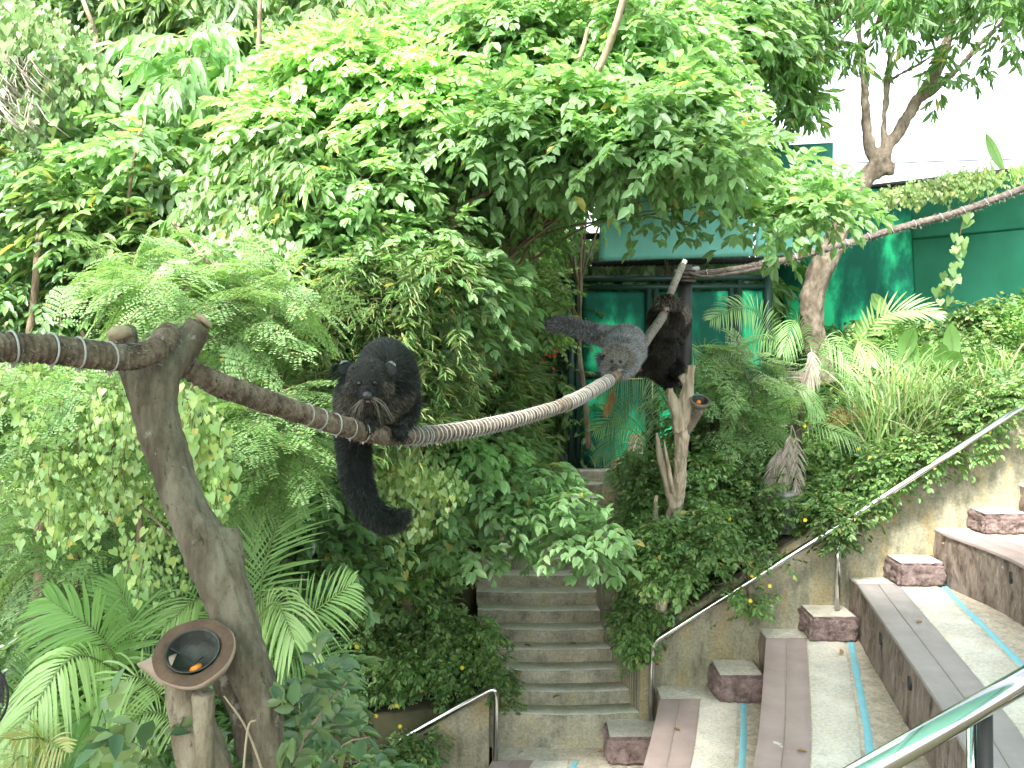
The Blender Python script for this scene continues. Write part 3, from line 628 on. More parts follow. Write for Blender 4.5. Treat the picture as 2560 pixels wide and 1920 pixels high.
# green fence
t = thing('netting_fence', 'tall green shade-net fence on the bank behind the palms', 'fence', P(2260, 860, 14.2))
TL, TR = P(1932, 500, 15), P(2640, 418, 13.3); BL, BR = P(1965, 850, 15), P(2640, 812, 13.3)
TL2 = P(1930, 640, 15)
def lerp4(u, v):
    a = Vector(TL).lerp(TR, u); b2 = Vector(BL).lerp(BR, u); return a.lerp(b2, v)
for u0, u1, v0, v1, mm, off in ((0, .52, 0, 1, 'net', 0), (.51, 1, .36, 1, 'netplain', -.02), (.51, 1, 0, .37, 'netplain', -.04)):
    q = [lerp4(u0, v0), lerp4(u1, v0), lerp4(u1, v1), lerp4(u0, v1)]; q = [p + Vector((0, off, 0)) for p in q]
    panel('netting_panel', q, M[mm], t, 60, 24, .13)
MB().tube([lerp4(0, -.012), lerp4(1, -.012)], .035, 8).build('top_pipe', M['black'], t, True)
MB().tube([lerp4(0, 1.0) + Vector((0, -.03, 0)), lerp4(1, 1.0) + Vector((0, -.03, 0))], .03, 8).build('bottom_hem', M['netplain'], t, True)
for u in (.0, .33, .66, 1): MB().tube([lerp4(u, -.02) + Vector((0, .06, 0)), lerp4(u, 1.2) + Vector((0, .06, 0))], .035, 8).build('fence_post', M['black'], t, True)
o = MB().tube([tuple(q) for q in crom([P(1980, 402, 20), P(2230, 407, 20), P(2330, 404, 20), P(2600, 396, 20)], 6)], .012, 5).build('power_cable', M['black']); tag(o, 'thin dark cable crossing the white sky above the green fence', 'cable')
o = MB().box(P(1945, 800, 15.4), (.5, .3, 1.5), bev=.1).build('stone_pillar', M['pale']); tag(o, 'pale stained masonry post between the gate and the green fence', 'pillar')
# ------------------------------------------------------------------ sculpted bodies
def ell(mb, c, r, rot=None, n=14):
    bm = bmesh.new(); bmesh.ops.create_uvsphere(bm, u_segments=n + 4, v_segments=n, radius=1)
    Mx = Matrix.Translation(c) @ (rot.to_matrix().to_4x4() if rot else Matrix()) @ Matrix.Diagonal((*r, 1))
    bmesh.ops.transform(bm, matrix=Mx, verts=bm.verts); bm.verts.index_update()
    mb.add([v.co[:] for v in bm.verts], [[v.index for v in f.verts] for f in bm.faces]); bm.free()
def sculpt(name, mb, m, voxel, smooth=6, noise=0, nscale=8, parent=None, stretch=1, fine=0, fscale=60, fstretch=.12):
    o = mb.build(name + '_tmp', M[m] if isinstance(m, str) else m)
    rm = o.modifiers.new('r', 'REMESH'); rm.mode = 'VOXEL'; rm.voxel_size = voxel
    if smooth: s = o.modifiers.new('s', 'SMOOTH'); s.iterations = smooth; s.factor = .6
    dg = bpy.context.evaluated_depsgraph_get(); me = bpy.data.meshes.new_from_object(o.evaluated_get(dg)); old = o.data
    bpy.data.objects.remove(o); bpy.data.meshes.remove(old); me.name = name
    me.materials.clear(); me.materials.append(M[m] if isinstance(m, str) else m)
    me.polygons.foreach_set('material_index', np.zeros(len(me.polygons), np.int32))
    n = len(me.vertices)
    if noise:
        co = np.zeros(n * 3); me.vertices.foreach_get('co', co); co = co.reshape(-1, 3); nr = np.zeros(n * 3); me.vertices.foreach_get('normal', nr); nr = nr.reshape(-1, 3)
        fr = np.array([mnoise.fractal((p[0] * nscale, p[1] * nscale, p[2] * stretch * nscale), .9, 2.1, 4) for p in co])
        if fine: fr = fr + fine / noise * np.array([-abs(mnoise.noise((p[0] * fscale, p[1] * fscale, p[2] * fscale * fstretch))) + .5 * mnoise.noise((p[0] * fscale * 2, p[1] * fscale * 2, p[2] * fscale * .7)) for p in co])
        me.vertices.foreach_set('co', (co + nr * (noise * fr)[:, None]).ravel())
    me.polygons.foreach_set('use_smooth', np.ones(len(me.polygons), bool)); me.update()
    o = link(bpy.data.objects.new(name, me))
    if parent: place(o, parent)
    return o
# ------------------------------------------------------------------ near forked trunk
t = thing('forked_trunk', 'big grey-green forked dead trunk in the left foreground carrying the rope', 'tree trunk', P(600, 2300, 2.75))
mb = MB()
def px_tube(mb, pts, n=12, seg=5, sc_=1.0):
    """pts: (px,py,d,halfwidth_px)"""
    q = [(*P(a, b_, c), hw * c / F * sc_) for a, b_, c, hw in pts]; c = crom(q, seg)
    mb.tube([tuple(x[:3]) for x in c], [max(.002, x[3]) for x in c], n)
px_tube(mb, [(500, 815, 3.1, 30), (468, 855, 3.08, 36), (425, 900, 3.04, 45), (385, 960, 3.0, 64), (388, 1030, 3.0, 58), (412, 1120, 2.98, 54), (450, 1230, 2.96, 52), (492, 1320, 2.94, 56), (545, 1420, 2.92, 66), (585, 1520, 2.9, 58), (610, 1620, 2.88, 60), (650, 1740, 2.86, 54), (668, 1860, 2.84, 42), (680, 2100, 2.8, 42)])
px_tube(mb, [(313, 822, 2.98, 27), (318, 870, 3.0, 36), (345, 930, 3.0, 50), (375, 1010, 3.0, 50)])
px_tube(mb, [(585, 1318, 2.96, 20), (588, 1370, 2.95, 30), (580, 1440, 2.92, 36), (570, 1500, 2.9, 40)])
px_tube(mb, [(560, 1600, 2.93, 40), (575, 1700, 2.93, 40), (605, 1800, 2.93, 26), (625, 1930, 2.93, 26), (640, 2100, 2.93, 26)])
sculpt('trunk', mb, 'barknear', .0065, 5, .012, 7, t, .3, fine=.009, fscale=38)
mb = MB(); px_tube(mb, [(470, 1600, 2.84, 35), (452, 1720, 2.84, 38), (490, 1840, 2.84, 62), (530, 2000, 2.84, 66), (545, 2200, 2.84, 66)])
sculpt('side_stem', mb, 'barknear2', .008, 5, .008, 7, t, .3, fine=.007, fscale=40)
MB().tube([P(298, 828, 2.965), P(302, 845, 2.955)], .034, 14).build('sawn_face', M['cutwood'], t, True)
MB().tube([P(506, 806, 3.11), P(512, 800, 3.115)], .03, 14).build('sawn_face', M['cutwood'], t, True)
# bowl and its post
t = thing('feeding_bowl', 'wooden log bowl with metal dish on a post beside the near trunk', 'feeding bowl', P(505, 2250, 2.72))
def bowl(t, px, py, d, R0, nrm, ri, depth, rim, dish, sx=1.12, spout=True):
    c = Vector(P(px, py, d)); nrm = Vector(nrm).normalized(); qt = nrm.to_track_quat('Z', 'Y').to_matrix().to_4x4(); T = Matrix.Translation(c) @ qt
    def lathe(prof, n=48, wob=0, capb=False):
        vs = []; fs = []
        for a in range(n):
            an = 6.2832 * a / n; wq = 1 + wob * mnoise.noise((math.cos(an) * 1.5, math.sin(an) * 1.5, 3))
            for r_, z_ in prof: vs.append(T @ Vector((math.cos(an) * r_ * sx * wq, math.sin(an) * r_ * wq, z_)))
        L = len(prof)
        for a in range(n):
            for j in range(L - 1): fs.append([a * L + j, ((a + 1) % n) * L + j, ((a + 1) % n) * L + j + 1, a * L + j + 1])
        return MB().add(vs, fs)
    k = R0
    lathe([(.0, -depth * 1.25), (k * .45, -depth * 1.22), (k * .8, -depth * .85), (k * .98, -depth * .3), (k * 1.01, -.006), (k * .98, 0)], wob=.08).build('wooden_bowl', M[rim[0]], t, True)
    lathe([(k * .985, 0), (k * .8, .003), (ri + .004, -.002), (ri, -.008)], wob=.05).build('rim', M[rim[1]], t, True)
    lathe([(ri * 1.05, .004), (ri * 1.0, .006), (ri * .97, 0), (ri * .85, -depth * .5), (ri * .5, -depth * .85), (0, -depth * .9)]).build('metal_dish', M[dish], t, True)
    return T
M['dish'] = noise_mat('tarnished_dish', [(.3, (.02, .022, .018)), (.55, (.045, .05, .042)), (.75, (.09, .12, .105))], 12, rough=.5, bump=.3, metal=.25)
M['rimwood'] = noise_mat('rim_wood', [(.3, (.05, .03, .018)), (.6, (.11, .068, .042)), (.8, (.17, .11, .07))], 9, 10, .85, .6, bscale=40)
M['bowlwood'] = noise_mat('bowl_wood', [(.3, (.20, .15, .11)), (.55, (.34, .26, .20)), (.8, (.46, .38, .32))], 7, 10, .85, .6, bscale=25)
M['carrot'] = noise_mat('orange_food', [(.3, (.80, .20, .01)), (.7, (.90, .30, .02))], 9, rough=.45, bump=.1)
T = bowl(t, 482, 1628, 2.72, .105, (-.10, -.62, .72), .066, .065, ('bowlwood', 'rimwood'), 'dish')
mb = MB(); px_tube(mb, [(508, 1730, 2.74, 33), (510, 1800, 2.74, 27), (512, 1920, 2.74, 25), (515, 2200, 2.74, 26)])
sculpt('post', mb, 'barknear2', .006, 3, .005, 10, t, .3, fine=.006, fscale=50)
mb = MB(); px_tube(mb, [(425, 1676, 2.735, 44), (400, 1668, 2.73, 34), (372, 1664, 2.72, 20), (352, 1662, 2.71, 8), (344, 1660, 2.71, 3)], 10); mb.build('spout', M['bowlwood'], t, True)
q = T @ Vector((.012, -.035, -.028)); o = MB().box((0, 0, 0), (.034, .017, .014), rz=.5, bev=.004).build('carrot_piece', M['carrot']); o.location = q; o.rotation_euler = (.5, -.2, 0); tag(o, 'bright orange carrot piece lying in the near metal dish', 'food')
mb = MB().tube([tuple(T @ Vector(p)) for p in ((-.066, .004, .003), (-.03, .0, -.035), (-.005, -.012, -.045), (.012, .01, -.045))], .0022, 6); o = mb.build('bent_wire', M['black']); tag(o, 'thin black wire bent down into the near metal dish', 'wire')

# ------------------------------------------------------------------ rope
t = thing('rope', 'thick wrapped rope sagging from the forked trunk under the dark animal to the far post', 'rope', P(947, 1087, 4.2))
M['rope'] = bark2('rope_fibre', (.065, .048, .034), (.15, .115, .08), (.24, .19, .14), (.03, .022, .015), 16, 1, (.30, .26, .20))
M['ropedark'] = noise_mat('rope_dark', [(.3, (.045, .037, .03)), (.5, (.10, .085, .07)), (.7, (.17, .15, .125))], 14, 10, .95, .6, bscale=60)
M['ropelight'] = noise_mat('rope_bleached', [(.3, (.14, .12, .095)), (.5, (.28, .25, .21)), (.7, (.38, .35, .31))], 14, 10, .95, .6, bscale=60)
def rope(name, pts, r, m, parent, coil=None, twist=None, n=28, seg=40):
    c = crom([tuple(P(*p)) for p in pts], seg); L = np.concatenate([[0], np.cumsum(np.linalg.norm(np.diff(c, axis=0), axis=1))])
    step = (coil or twist) / 7; m_ = int(L[-1] / step); ll = np.linspace(0, L[-1], m_); cc = np.stack([np.interp(ll, L, c[:, k]) for k in range(3)], -1)
    rr = np.interp(ll, L[::seg], r) if not np.isscalar(r) else [r] * m_
    if coil: prof = lambda a, s, i: 1 + .085 * math.cos(a - 2 * math.pi * s / coil) + .10 * mnoise.noise((s * 6, a * .4, 2))
    else: prof = lambda a, s, i: 1 + .13 * abs(math.cos(1.5 * (a - 2 * math.pi * s / (twist * 3)))) - .08 + .03 * mnoise.noise((s * 9, 1, 2))
    return MB().tube([tuple(q) for q in cc], list(rr), n, prof=prof).build(name, m, parent, True), cc, ll
left = [(-90, 868, 2.4), (0, 868, 2.5), (117, 872, 2.6), (249, 889, 2.74), (330, 892, 2.86), (389, 872, 2.93), (418, 838, 3.02), (425, 850, 3.14), (440, 895, 3.16), (470, 922, 3.14), (544, 959, 3.2), (661, 1002, 3.5), (778, 1040, 3.78), (850, 1064, 3.92), (947, 1087, 4.2), (1010, 1090, 4.45), (1083, 1086, 4.75), (1200, 1068, 5.3), (1316, 1041, 6.0), (1414, 1010, 6.7), (1472, 982, 7.2), (1540, 940, 8.0)]
_, cA, lA = rope('wrapped_section', left, [.036] * 5 + [.034] * 5 + [.037] * 6 + [.036, .035, .036, .041, .044, .045], M['rope'], t, coil=.021)
right = [(1548, 934, 8.1), (1572, 910, 8.4), (1600, 873, 8.8), (1628, 832, 9.2), (1659, 786, 9.6), (1678, 729, 10.0), (1706, 664, 10.45)]
_, cB, lB = rope('upper_section', right, .036, M['ropelight'], t, twist=.05)
def fuzz(name, cc, r, n, l, m, parent, w_=.0009):
    i = rng.integers(2, len(cc) - 2, n); tg = unit(cc[i + 1] - cc[i - 1]); d = unit(np.cross(tg, rng.normal(size=(n, 3)))); rr_ = r if np.isscalar(r) else np.interp(i, np.linspace(0, len(cc), len(r)), r)
    p = cc[i] + d * (np.asarray(rr_).reshape(-1, 1) if not np.isscalar(rr_) else rr_) * .98; dd = unit(d * .8 + tg * rng.normal(size=(n, 1)) * .9 + jit(n, .3) + np.array([0, 0, -.35])); f = Fol(); f.leaves(T_TINY, p, dd, jit(n, 1), l * rng.uniform(.3, 1.2, n), w_ * 2, 0)
    return f.build(name, [m], parent)
def ring(c, tdir, r, th=.0028, tilt=.25, knot=True):
    tdir = Vector(tdir).normalized(); q = tdir.to_track_quat('Z', 'Y'); mb = MB()
    pts = [Vector(c) + q @ Vector((math.cos(a) * r, math.sin(a) * r, math.cos(a + .6) * r * tilt)) for a in np.linspace(0, 6.2832, 17)]
    mb.tube([tuple(p) for p in pts], th, 5, cap=False)
    if knot: mb.box((c[0], c[1], c[2] - r - .004), (.008, .008, .014), bev=.002)
    return mb
M['tie'] = noise_mat('pale_wire', [(.3, (.30, .30, .28)), (.7, (.42, .42, .40))], 20, rough=.5, bump=0)
def ties(cc, ll, s_list, r, th=.0028, parent=None, mt='tie'):
    for s in s_list:
        i = int(np.searchsorted(ll, s)); i = min(max(i, 1), len(cc) - 2)
        ring(cc[i], cc[i + 1] - cc[i - 1], r * random.uniform(1.02, 1.08), th, random.uniform(.1, .5)).build('wire_tie', M[mt], parent, True)
def s_at(cc, ll, px): # arc length at which the rope passes an x pixel
    u = cc[:, 0] / cc[:, 1] * F + 1280; return float(ll[int(np.argmin(abs(u - px) + (0 if True else 0)))])
fuzz('frayed_fibres', cA, .0385, 5200, .022, M['ropelight'], t)
ties(cA, lA, [s_at(cA, lA, x) for x in (30, 128, 195, 272)], .040, .003, t)
ties(cA, lA, [s_at(cA, lA, x) for x in (765, 800, 838, 872, 905, 1040, 1060)], .0395, .003, t)
s0, s1 = s_at(cA, lA, 1018), s_at(cA, lA, 1420)
sl = np.arange(s0, s1, .052); ties(cA, lA, sl, .0395, .0032, t)
s2 = s_at(cA, lA, 1525); sl2 = np.arange(s1, s2, .046); ties(cA, lA, sl2, .0465, .0048, t)
sB = np.arange(s_at(cB, lB, 1585), s_at(cB, lB, 1655), .05); ties(cB, lB, sB, .040, .0035, t)
t = thing('rope', 'twisted three-strand rope running up right from the black post past the leaning trunk', 'rope', P(2244, 571, 10.7))
_, cC, lC = rope('strand', [(1716, 688, 10.62), (1780, 682, 10.6), (1855, 671, 10.6), (1918, 659, 10.6), (1972, 648, 10.6), (2112, 610, 10.6), (2244, 571, 10.7), (2400, 529, 10.8), (2560, 470, 10.9), (2680, 424, 11)], .037, M['ropedark'], t, twist=.055, n=18)
ties(cC, lC, [s_at(cC, lC, x) for x in (1768, 1905, 1985, 2050, 2112, 2166, 2222, 2278, 2343, 2400, 2456, 2510)], .041, .0045, t)
fuzz('frayed_fibres', cC, .038, 1500, .04, M['ropelight'], t, .002)
tubeo('loose_end', [P(1722, 682, 10.5), P(1765, 692, 10.5), P(1830, 684, 10.5), P(1905, 670, 10.52)], .018, M['ropedark'], t)
mb = MB()
for k in range(4): mb.tube([tuple(Vector(P(1714, 676 + k * 9, 10.6)) + Vector((math.cos(a) * .095, math.sin(a) * .095, 0))) for a in np.linspace(0, 6.283, 13)], .016, 6)
mb.build('knot', M['ropedark'], t, True)
o = tubeo('support_cable', [P(-60, 838, 2.42), P(0, 832, 2.5), P(150, 845, 2.66), P(352, 865, 2.86)], .003, M['black']); tag(o, 'thin black cable lying along the near rope at left edge', 'cable')

# ------------------------------------------------------------------ far stump with small bowl
t = thing('perch_stump', 'pale dry forked stump by the steps with broken snags, animal standing on it', 'tree stump', P(1660, 1500, 9.9))
mb = MB(); d = 9.3
px_tube(mb, [(1727, 912, d, 13), (1722, 960, d, 15), (1713, 1010, d, 19), (1708, 1060, d + .05, 21), (1704, 1130, d + .1, 20), (1698, 1200, d + .2, 20), (1688, 1270, d + .3, 20), (1672, 1350, d + .5, 18), (1655, 1440, d + .6, 18), (1650, 1530, d + .7, 20)], 10)
px_tube(mb, [(1672, 972, d, 10), (1680, 1000, d, 13), (1692, 1040, d, 17), (1700, 1080, d, 20)], 10)
px_tube(mb, [(1732, 948, d, 9), (1715, 942, d, 11), (1700, 950, d, 10)], 8)
sculpt('trunk', mb, 'barkdry', .013, 3, .02, 5, t, .25, fine=.022, fscale=22)
mb = MB(); px_tube(mb, [(1642, 1082, d + .2, 3), (1648, 1130, d + .2, 8), (1662, 1190, d + .2, 9), (1680, 1260, d + .3, 11)], 8); px_tube(mb, [(1660, 1100, d + .1, 2), (1668, 1150, d + .1, 5), (1682, 1230, d + .2, 7)], 8)
px_tube(mb, [(1640, 1240, d + .3, 5), (1636, 1330, d + .5, 8), (1622, 1430, d + .6, 9), (1615, 1500, d + .7, 8)], 8)
mb.build('snag', M['barkdry'], t, True)
mb = MB(); px_tube(mb, [(1748, 1022, d - .05, 14), (1735, 1048, d, 12), (1715, 1080, d + .05, 12)], 9); mb.build('branch', M['barkflaky'], t, True)
t = thing('feeding_bowl', 'small brown cup with orange food on a stub of the far stump', 'feeding bowl', P(1750, 1003, 9.2))
T = bowl(t, 1750, 1000, 9.22, .088, (.12, -.55, .8), .066, .06, ('barkflaky', 'barkflaky'), 'dish', 1.1)
o = MB().box((0, 0, 0), (.045, .03, .04), rz=.4, bev=.008).build('fruit_piece', M['carrot']); o.location = T @ Vector((-.012, -.012, -.02)); tag(o, 'orange fruit piece inside the small cup on the far stump', 'food')

# fan at the left edge
t = thing('fan', 'round black wire fan grille just entering at the lower left edge', 'fan', P(-90, 2300, 3.0))
mb = MB(); c = Vector(P(-86, 1737, 3.0)); 
for rr in np.linspace(.02, .13, 12): mb.tube([tuple(c + Vector((math.cos(a) * rr, -.03 * (1 - (rr / .13) ** 2), math.sin(a) * rr))) for a in np.linspace(0, 6.2832, 41)], .0012 if rr < .125 else .004, 4, cap=False)
for a in np.linspace(0, 6.2832, 37)[:-1]: mb.tube([tuple(c + Vector((math.cos(a) * q, -.03 * (1 - (q / .13) ** 2), math.sin(a) * q))) for q in (.02, .07, .1, .13)], .001, 4)
mb.build('grille', M['black'], t)
MB().tube([c + Vector((0, -.01, 0)), c + Vector((0, .12, 0))], .05, 16).build('motor', M['black'], t, True)
MB().tube([c + Vector((0, .08, 0)), Vector(P(-86, 2300, 3.08))], .015, 10).build('stand', M['black'], t, True)
mb = MB()
for k in range(4):
    a = k * 1.57; mb.add([c + Vector((math.cos(a + q) * r_, .02 + zz, math.sin(a + q) * r_)) for r_, q, zz in ((.03, 0, 0), (.115, -.3, -.01), (.12, .5, .02), (.03, .6, .015))], [[0, 1, 2, 3]])
mb.build('blade', M['black'], t)
# unseen roof added overhead, edges shaped to shade near rope, trunk and seats
M['roof'] = cloth('shade_roof_sheet', [(.3, (.42, .66, .58)), (.7, (.50, .74, .66))], 3, .6)
t = thing('added_shade_roof', 'unseen sheet roof above the viewer, added to shade the near rope, trunk and seats', 'roof', (0, 0, CZ + 3))
mb = MB()
for i in range(60):
    x_ = -9 + i * .3; ye = 2.3 if x_ < -.9 else 5.3
    mb.box((x_, (ye - 3.7) / 2, CZ + 3.1 + .02 * (i % 2)), (.302, ye + 3.7, .02))
mb.build('shade_roof_sheet', M['roof'], t)
for x, ye in ((-6, 2.2), (0, 5.1), (6, 5.1)): MB().box((x, (ye - 3.6) / 2, CZ + 2.98), (.1, ye + 3.6, .16)).build('beam', M['black'], t)
for x, y in ((-8.6, -3), (8.6, -3), (-8.6, 2), (8.6, 4.4)): MB().tube([(x, y, CZ + 3), (x, y, CZ - 5.6)], .08, 10).build('column', M['black'], t, True)

# ------------------------------------------------------------------ animals
def fur_mat(name, cols, rough=.55, spec=.35):
    m, nt, bs = mat(name); g = N(nt, 'ShaderNodeNewGeometry'); n = len(cols)
    nt.links.new(ramp(nt, g.outputs['Random Per Island'], [((i + .02) / n, cols[i]) for i in range(n)]), bs.inputs['Base Color'])
    bs.inputs['Roughness'].default_value = rough; bs.inputs['Specular IOR Level'].default_value = spec; return m
M['furblack'] = fur_mat('fur_black', [(.002, .005, .004), (.003, .007, .006), (.005, .010, .008), (.012, .016, .012)], .5, .22)
M['furbrown'] = fur_mat('fur_brown', [(.010, .011, .007), (.022, .021, .014), (.06, .052, .033), (.13, .11, .07)])
M['furhead'] = fur_mat('fur_head', [(.006, .009, .007), (.010, .014, .010), (.02, .023, .017), (.036, .037, .027)])
M['furgrey'] = fur_mat('fur_grey', [(.08, .085, .09), (.17, .18, .19), (.27, .28, .30), (.40, .41, .43)])
M['furdarkgrey'] = fur_mat('fur_dark_grey', [(.02, .022, .025), (.05, .055, .06), (.09, .095, .10), (.15, .155, .16)])
M['furtan'] = fur_mat('fur_tan', [(.05, .045, .036), (.13, .115, .09), (.23, .205, .165), (.33, .30, .25)])
M['furdark'] = fur_mat('fur_dark_brown', [(.003, .003, .0025), (.006, .005, .004), (.012, .010, .007), (.03, .024, .015)])
M['skinblack'] = noise_mat('body_skin', [(.3, (.003, .005, .004)), (.7, (.006, .009, .007))], 20, rough=.7, bump=.2)
M['skingrey'] = noise_mat('body_skin_grey', [(.3, (.08, .085, .085)), (.7, (.15, .155, .155))], 14, rough=.8, bump=.2)
M['eye'] = noise_mat('eye', [(.3, (.012, .008, .005)), (.7, (.02, .013, .008))], 9, rough=.08, bump=0)
M['nose'] = noise_mat('nose_skin', [(.3, (.02, .02, .02)), (.7, (.04, .04, .04))], 30, rough=.3, bump=.2)
M['pink'] = noise_mat('pink_skin', [(.3, (.10, .04, .04)), (.7, (.15, .07, .065))], 20, rough=.4, bump=.1)
M['whisk'] = noise_mat('whisker', [(.3, (.13, .12, .09)), (.7, (.22, .20, .16))], 20, rough=.5, bump=0)
M['earrim'] = noise_mat('ear_inside', [(.3, (.10, .13, .12)), (.7, (.17, .22, .20))], 20, rough=.6, bump=0)
M['claw'] = noise_mat('claw', [(.3, (.25, .22, .18)), (.7, (.40, .36, .3))], 20, rough=.4, bump=0)
def fur(body, n, length, width, mats, choose, flow, parent, name='fur', lift=.55, skip=()):
    me = body.data; nv = len(me.vertices); co = np.zeros(nv * 3); me.vertices.foreach_get('co', co); co = co.reshape(-1, 3)
    me.calc_loop_triangles(); tr_ = np.zeros(len(me.loop_triangles) * 3, np.int32); me.loop_triangles.foreach_get('vertices', tr_); tr_ = tr_.reshape(-1, 3)
    A, B_, C = co[tr_[:, 0]], co[tr_[:, 1]], co[tr_[:, 2]]; nr = np.cross(B_ - A, C - A); ar = np.linalg.norm(nr, axis=1); nr = nr / ar[:, None].clip(1e-12)
    k = rng.choice(len(ar), n, p=ar / ar.sum()); u, v = rng.random((2, n)); fl = u + v > 1; u[fl], v[fl] = 1 - u[fl], 1 - v[fl]
    p = A[k] + (B_ - A)[k] * u[:, None] + (C - A)[k] * v[:, None]; nn = nr[k]
    pw = p + np.array(parent.location) if parent.type == 'EMPTY' else p
    if len(skip):
        ok = np.ones(len(p), bool)
        for (q_, r_) in skip: ok &= np.linalg.norm(pw - np.array(q_), axis=1) > r_
        p, nn, pw = p[ok], nn[ok], pw[ok]; n = len(p)
    f = flow(pw); f = unit(f - nn * (f * nn).sum(-1, keepdims=True)); d = unit(nn * lift + f * (1 - lift * .5) + rng.normal(size=p.shape) * .18)
    Lr = length(pw) * rng.uniform(.6, 1.3, n); s = unit(np.cross(d, nn + rng.normal(size=p.shape) * .5)) * width
    mid = p + d * (Lr * .55)[:, None]; tip = p + (d * Lr[:, None]) + f * (Lr * .25)[:, None] + np.array([0, 0, -.12]) * Lr[:, None]; p0 = p - nn * .004
    V = np.stack([p0 - s, p0 + s, mid + s * .7, mid - s * .7, tip], 1).reshape(-1, 3); i = np.arange(n) * 5; mi = choose(pw, nn)
    F_ = []
    for m in range(len(mats)):
        q = i[mi == m]
        if len(q): F_ += [(np.stack([q, q + 1, q + 2, q + 3], -1), m), (np.stack([q + 3, q + 2, q + 4], -1), m)]
    o = mesh_np(name, V, F_, [M[x] for x in mats]); o.parent = parent; return o
def toes(mb, c, fwd, side, L, r, n=5, dn=.5, spread=1.0):
    c = Vector(c); fwd = Vector(fwd).normalized(); side = Vector(side).normalized()
    for k in range(n):
        q = (k - (n - 1) / 2) / ((n - 1) / 2); l = L * (1 - .22 * q * q); b0 = c + side * q * r * 2.6 * spread
        p1 = b0 + fwd * l * .55 + side * q * r * .8; p2 = p1 + fwd * l * .3 + Vector((0, 0, -l * dn)); mb.tube([b0, b0.lerp(p1, .5) + Vector((0, 0, r * .4)), p1, p2], [r, r * 1.05, r, r * .7], 7)

def on_body(body, px, py, out=0.0):
    off = Vector(body.parent.location); o_ = Vector((0, 0, CZ)) - off; d_ = (Vector(P(px, py, 5)) - Vector((0, 0, CZ))).normalized()
    hit, p, n, i = body.ray_cast(o_, d_)
    return (p + off - d_ * out) if hit else Vector(P(px, py, 4))
# --- large dark animal on the rope
loc = P(947, 1075, 4.25)
t1 = thing('climbing_mammal', 'large shaggy black long-tailed animal crouching on the rope, facing the viewer', 'animal', loc, 'bearlike long-tailed animals on the rope')
mb = MB(); s = 4.15 / F
ell(mb, P(967, 950, 4.42), (.128, .27, .168), Matrix.Rotation(.22, 3, 'Z').to_quaternion()); ell(mb, P(962, 905, 4.5), (.10, .2, .095))       # trunk
ell(mb, P(992, 985, 4.50), (.085, .20, .16))                                              # haunch
ell(mb, P(930, 985, 4.22), (.12, .13, .13))                                                # chest
ell(mb, P(900, 1000, 4.28), (.10, .12, .12)); 
ell(mb, P(922, 945, 4.04), (.088, .09, .078))                                             # skull
ell(mb, P(920, 968, 4.04), (.104, .07, .055))                                              # cheeks
ell(mb, P(918, 980, 3.95), (.034, .085, .036), Matrix.Rotation(.45, 3, 'X').to_quaternion())    # muzzle
ell(mb, P(918, 989, 3.90), (.021, .03, .021)); ell(mb, P(919, 1000, 3.92), (.018, .03, .012)); ell(mb, P(898, 950, 3.985), (.02, .02, .012)); ell(mb, P(939, 949, 3.985), (.02, .02, .012))
px_tube(mb, [(965, 985, 4.25, 42), (955, 1025, 4.18, 32), (935, 1052, 4.13, 24), (922, 1064, 4.1, 19)], 12)   # right fore leg
px_tube(mb, [(880, 1000, 4.30, 40), (872, 1030, 4.24, 32), (885, 1055, 4.14, 24), (903, 1062, 4.08, 18)], 12)  # left fore leg
px_tube(mb, [(1000, 1000, 4.46, 50), (1003, 1035, 4.38, 36), (998, 1062, 4.32, 25), (1000, 1074, 4.28, 18)], 12)   # hind leg
px_tube(mb, [(945, 1000, 4.66, 40), (905, 1040, 4.62, 34), (890, 1068, 4.5, 28)], 12)
px_tube(mb, [(940, 985, 4.64, 40), (900, 1010, 4.66, 42), (884, 1060, 4.52, 41), (884, 1100, 4.42, 39), (888, 1170, 4.36, 36), (901, 1230, 4.32, 34), (925, 1272, 4.3, 31), (955, 1298, 4.3, 28), (984, 1302, 4.3, 24), (1006, 1290, 4.3, 18), (1016, 1276, 4.3, 9)], 16)  # tail
toes(mb, P(921, 1055, 4.075), (-.1, -.6, -.55), (1, 0, 0), .055, .0085)
toes(mb, P(896, 1053, 4.05), (.1, -.6, -.55), (1, 0, 0), .05, .0085)
toes(mb, P(999, 1064, 4.26), (.1, -.6, -.5), (1, 0, 0), .055, .0085)
body = sculpt('body', mb, 'skinblack', .0055, 5, .004, 18, t1)
bpy.context.view_layer.update()
E1 = [on_body(body, 899, 959, .004), on_body(body, 938, 958, .004)]; N1 = on_body(body, 918, 988, .012); K1 = on_body(body, 920, 1004, .004)
def toP(p): # world -> px,py arrays (approximate frame of the animal, used for its coat pattern only)
    return p
B1 = dict(head=np.array(P(922, 955, 4.05)), body=np.array(P(955, 960, 4.42)))
def choose1(p, n):
    r = rng.random(len(p)); hd = np.linalg.norm((p - B1['head']) * np.array([1, 1, 1.1]), axis=1) < .125
    m = np.where(hd, 1, 0); low = (p[:, 2] < B1['head'][2] - .055) & (p[:, 2] > B1['head'][2] - .22) & (p[:, 1] < 4.3)
    m = np.where(low & (r < .5), 2, m); ruff = hd & (abs(p[:, 0] - B1['head'][0]) > .06) & (p[:, 2] < B1['head'][2] + .01); m = np.where(ruff & (r < .6), 2, m)
    m = np.where((r > .93), 2, m); top = (p[:, 2] > B1['head'][2] + .07); return np.where(top & (m == 2), 1, np.where(p[:, 2] < 4.3 + 0 * p[:, 2] + (B1['head'][2] - 4.3) - .30, 0, m))
def flow1(p):
    f = p - B1['head'] + np.array([0, .05, -.02]); f = unit(f); f[:, 2] -= .55; f[:, 1] += .35; return f
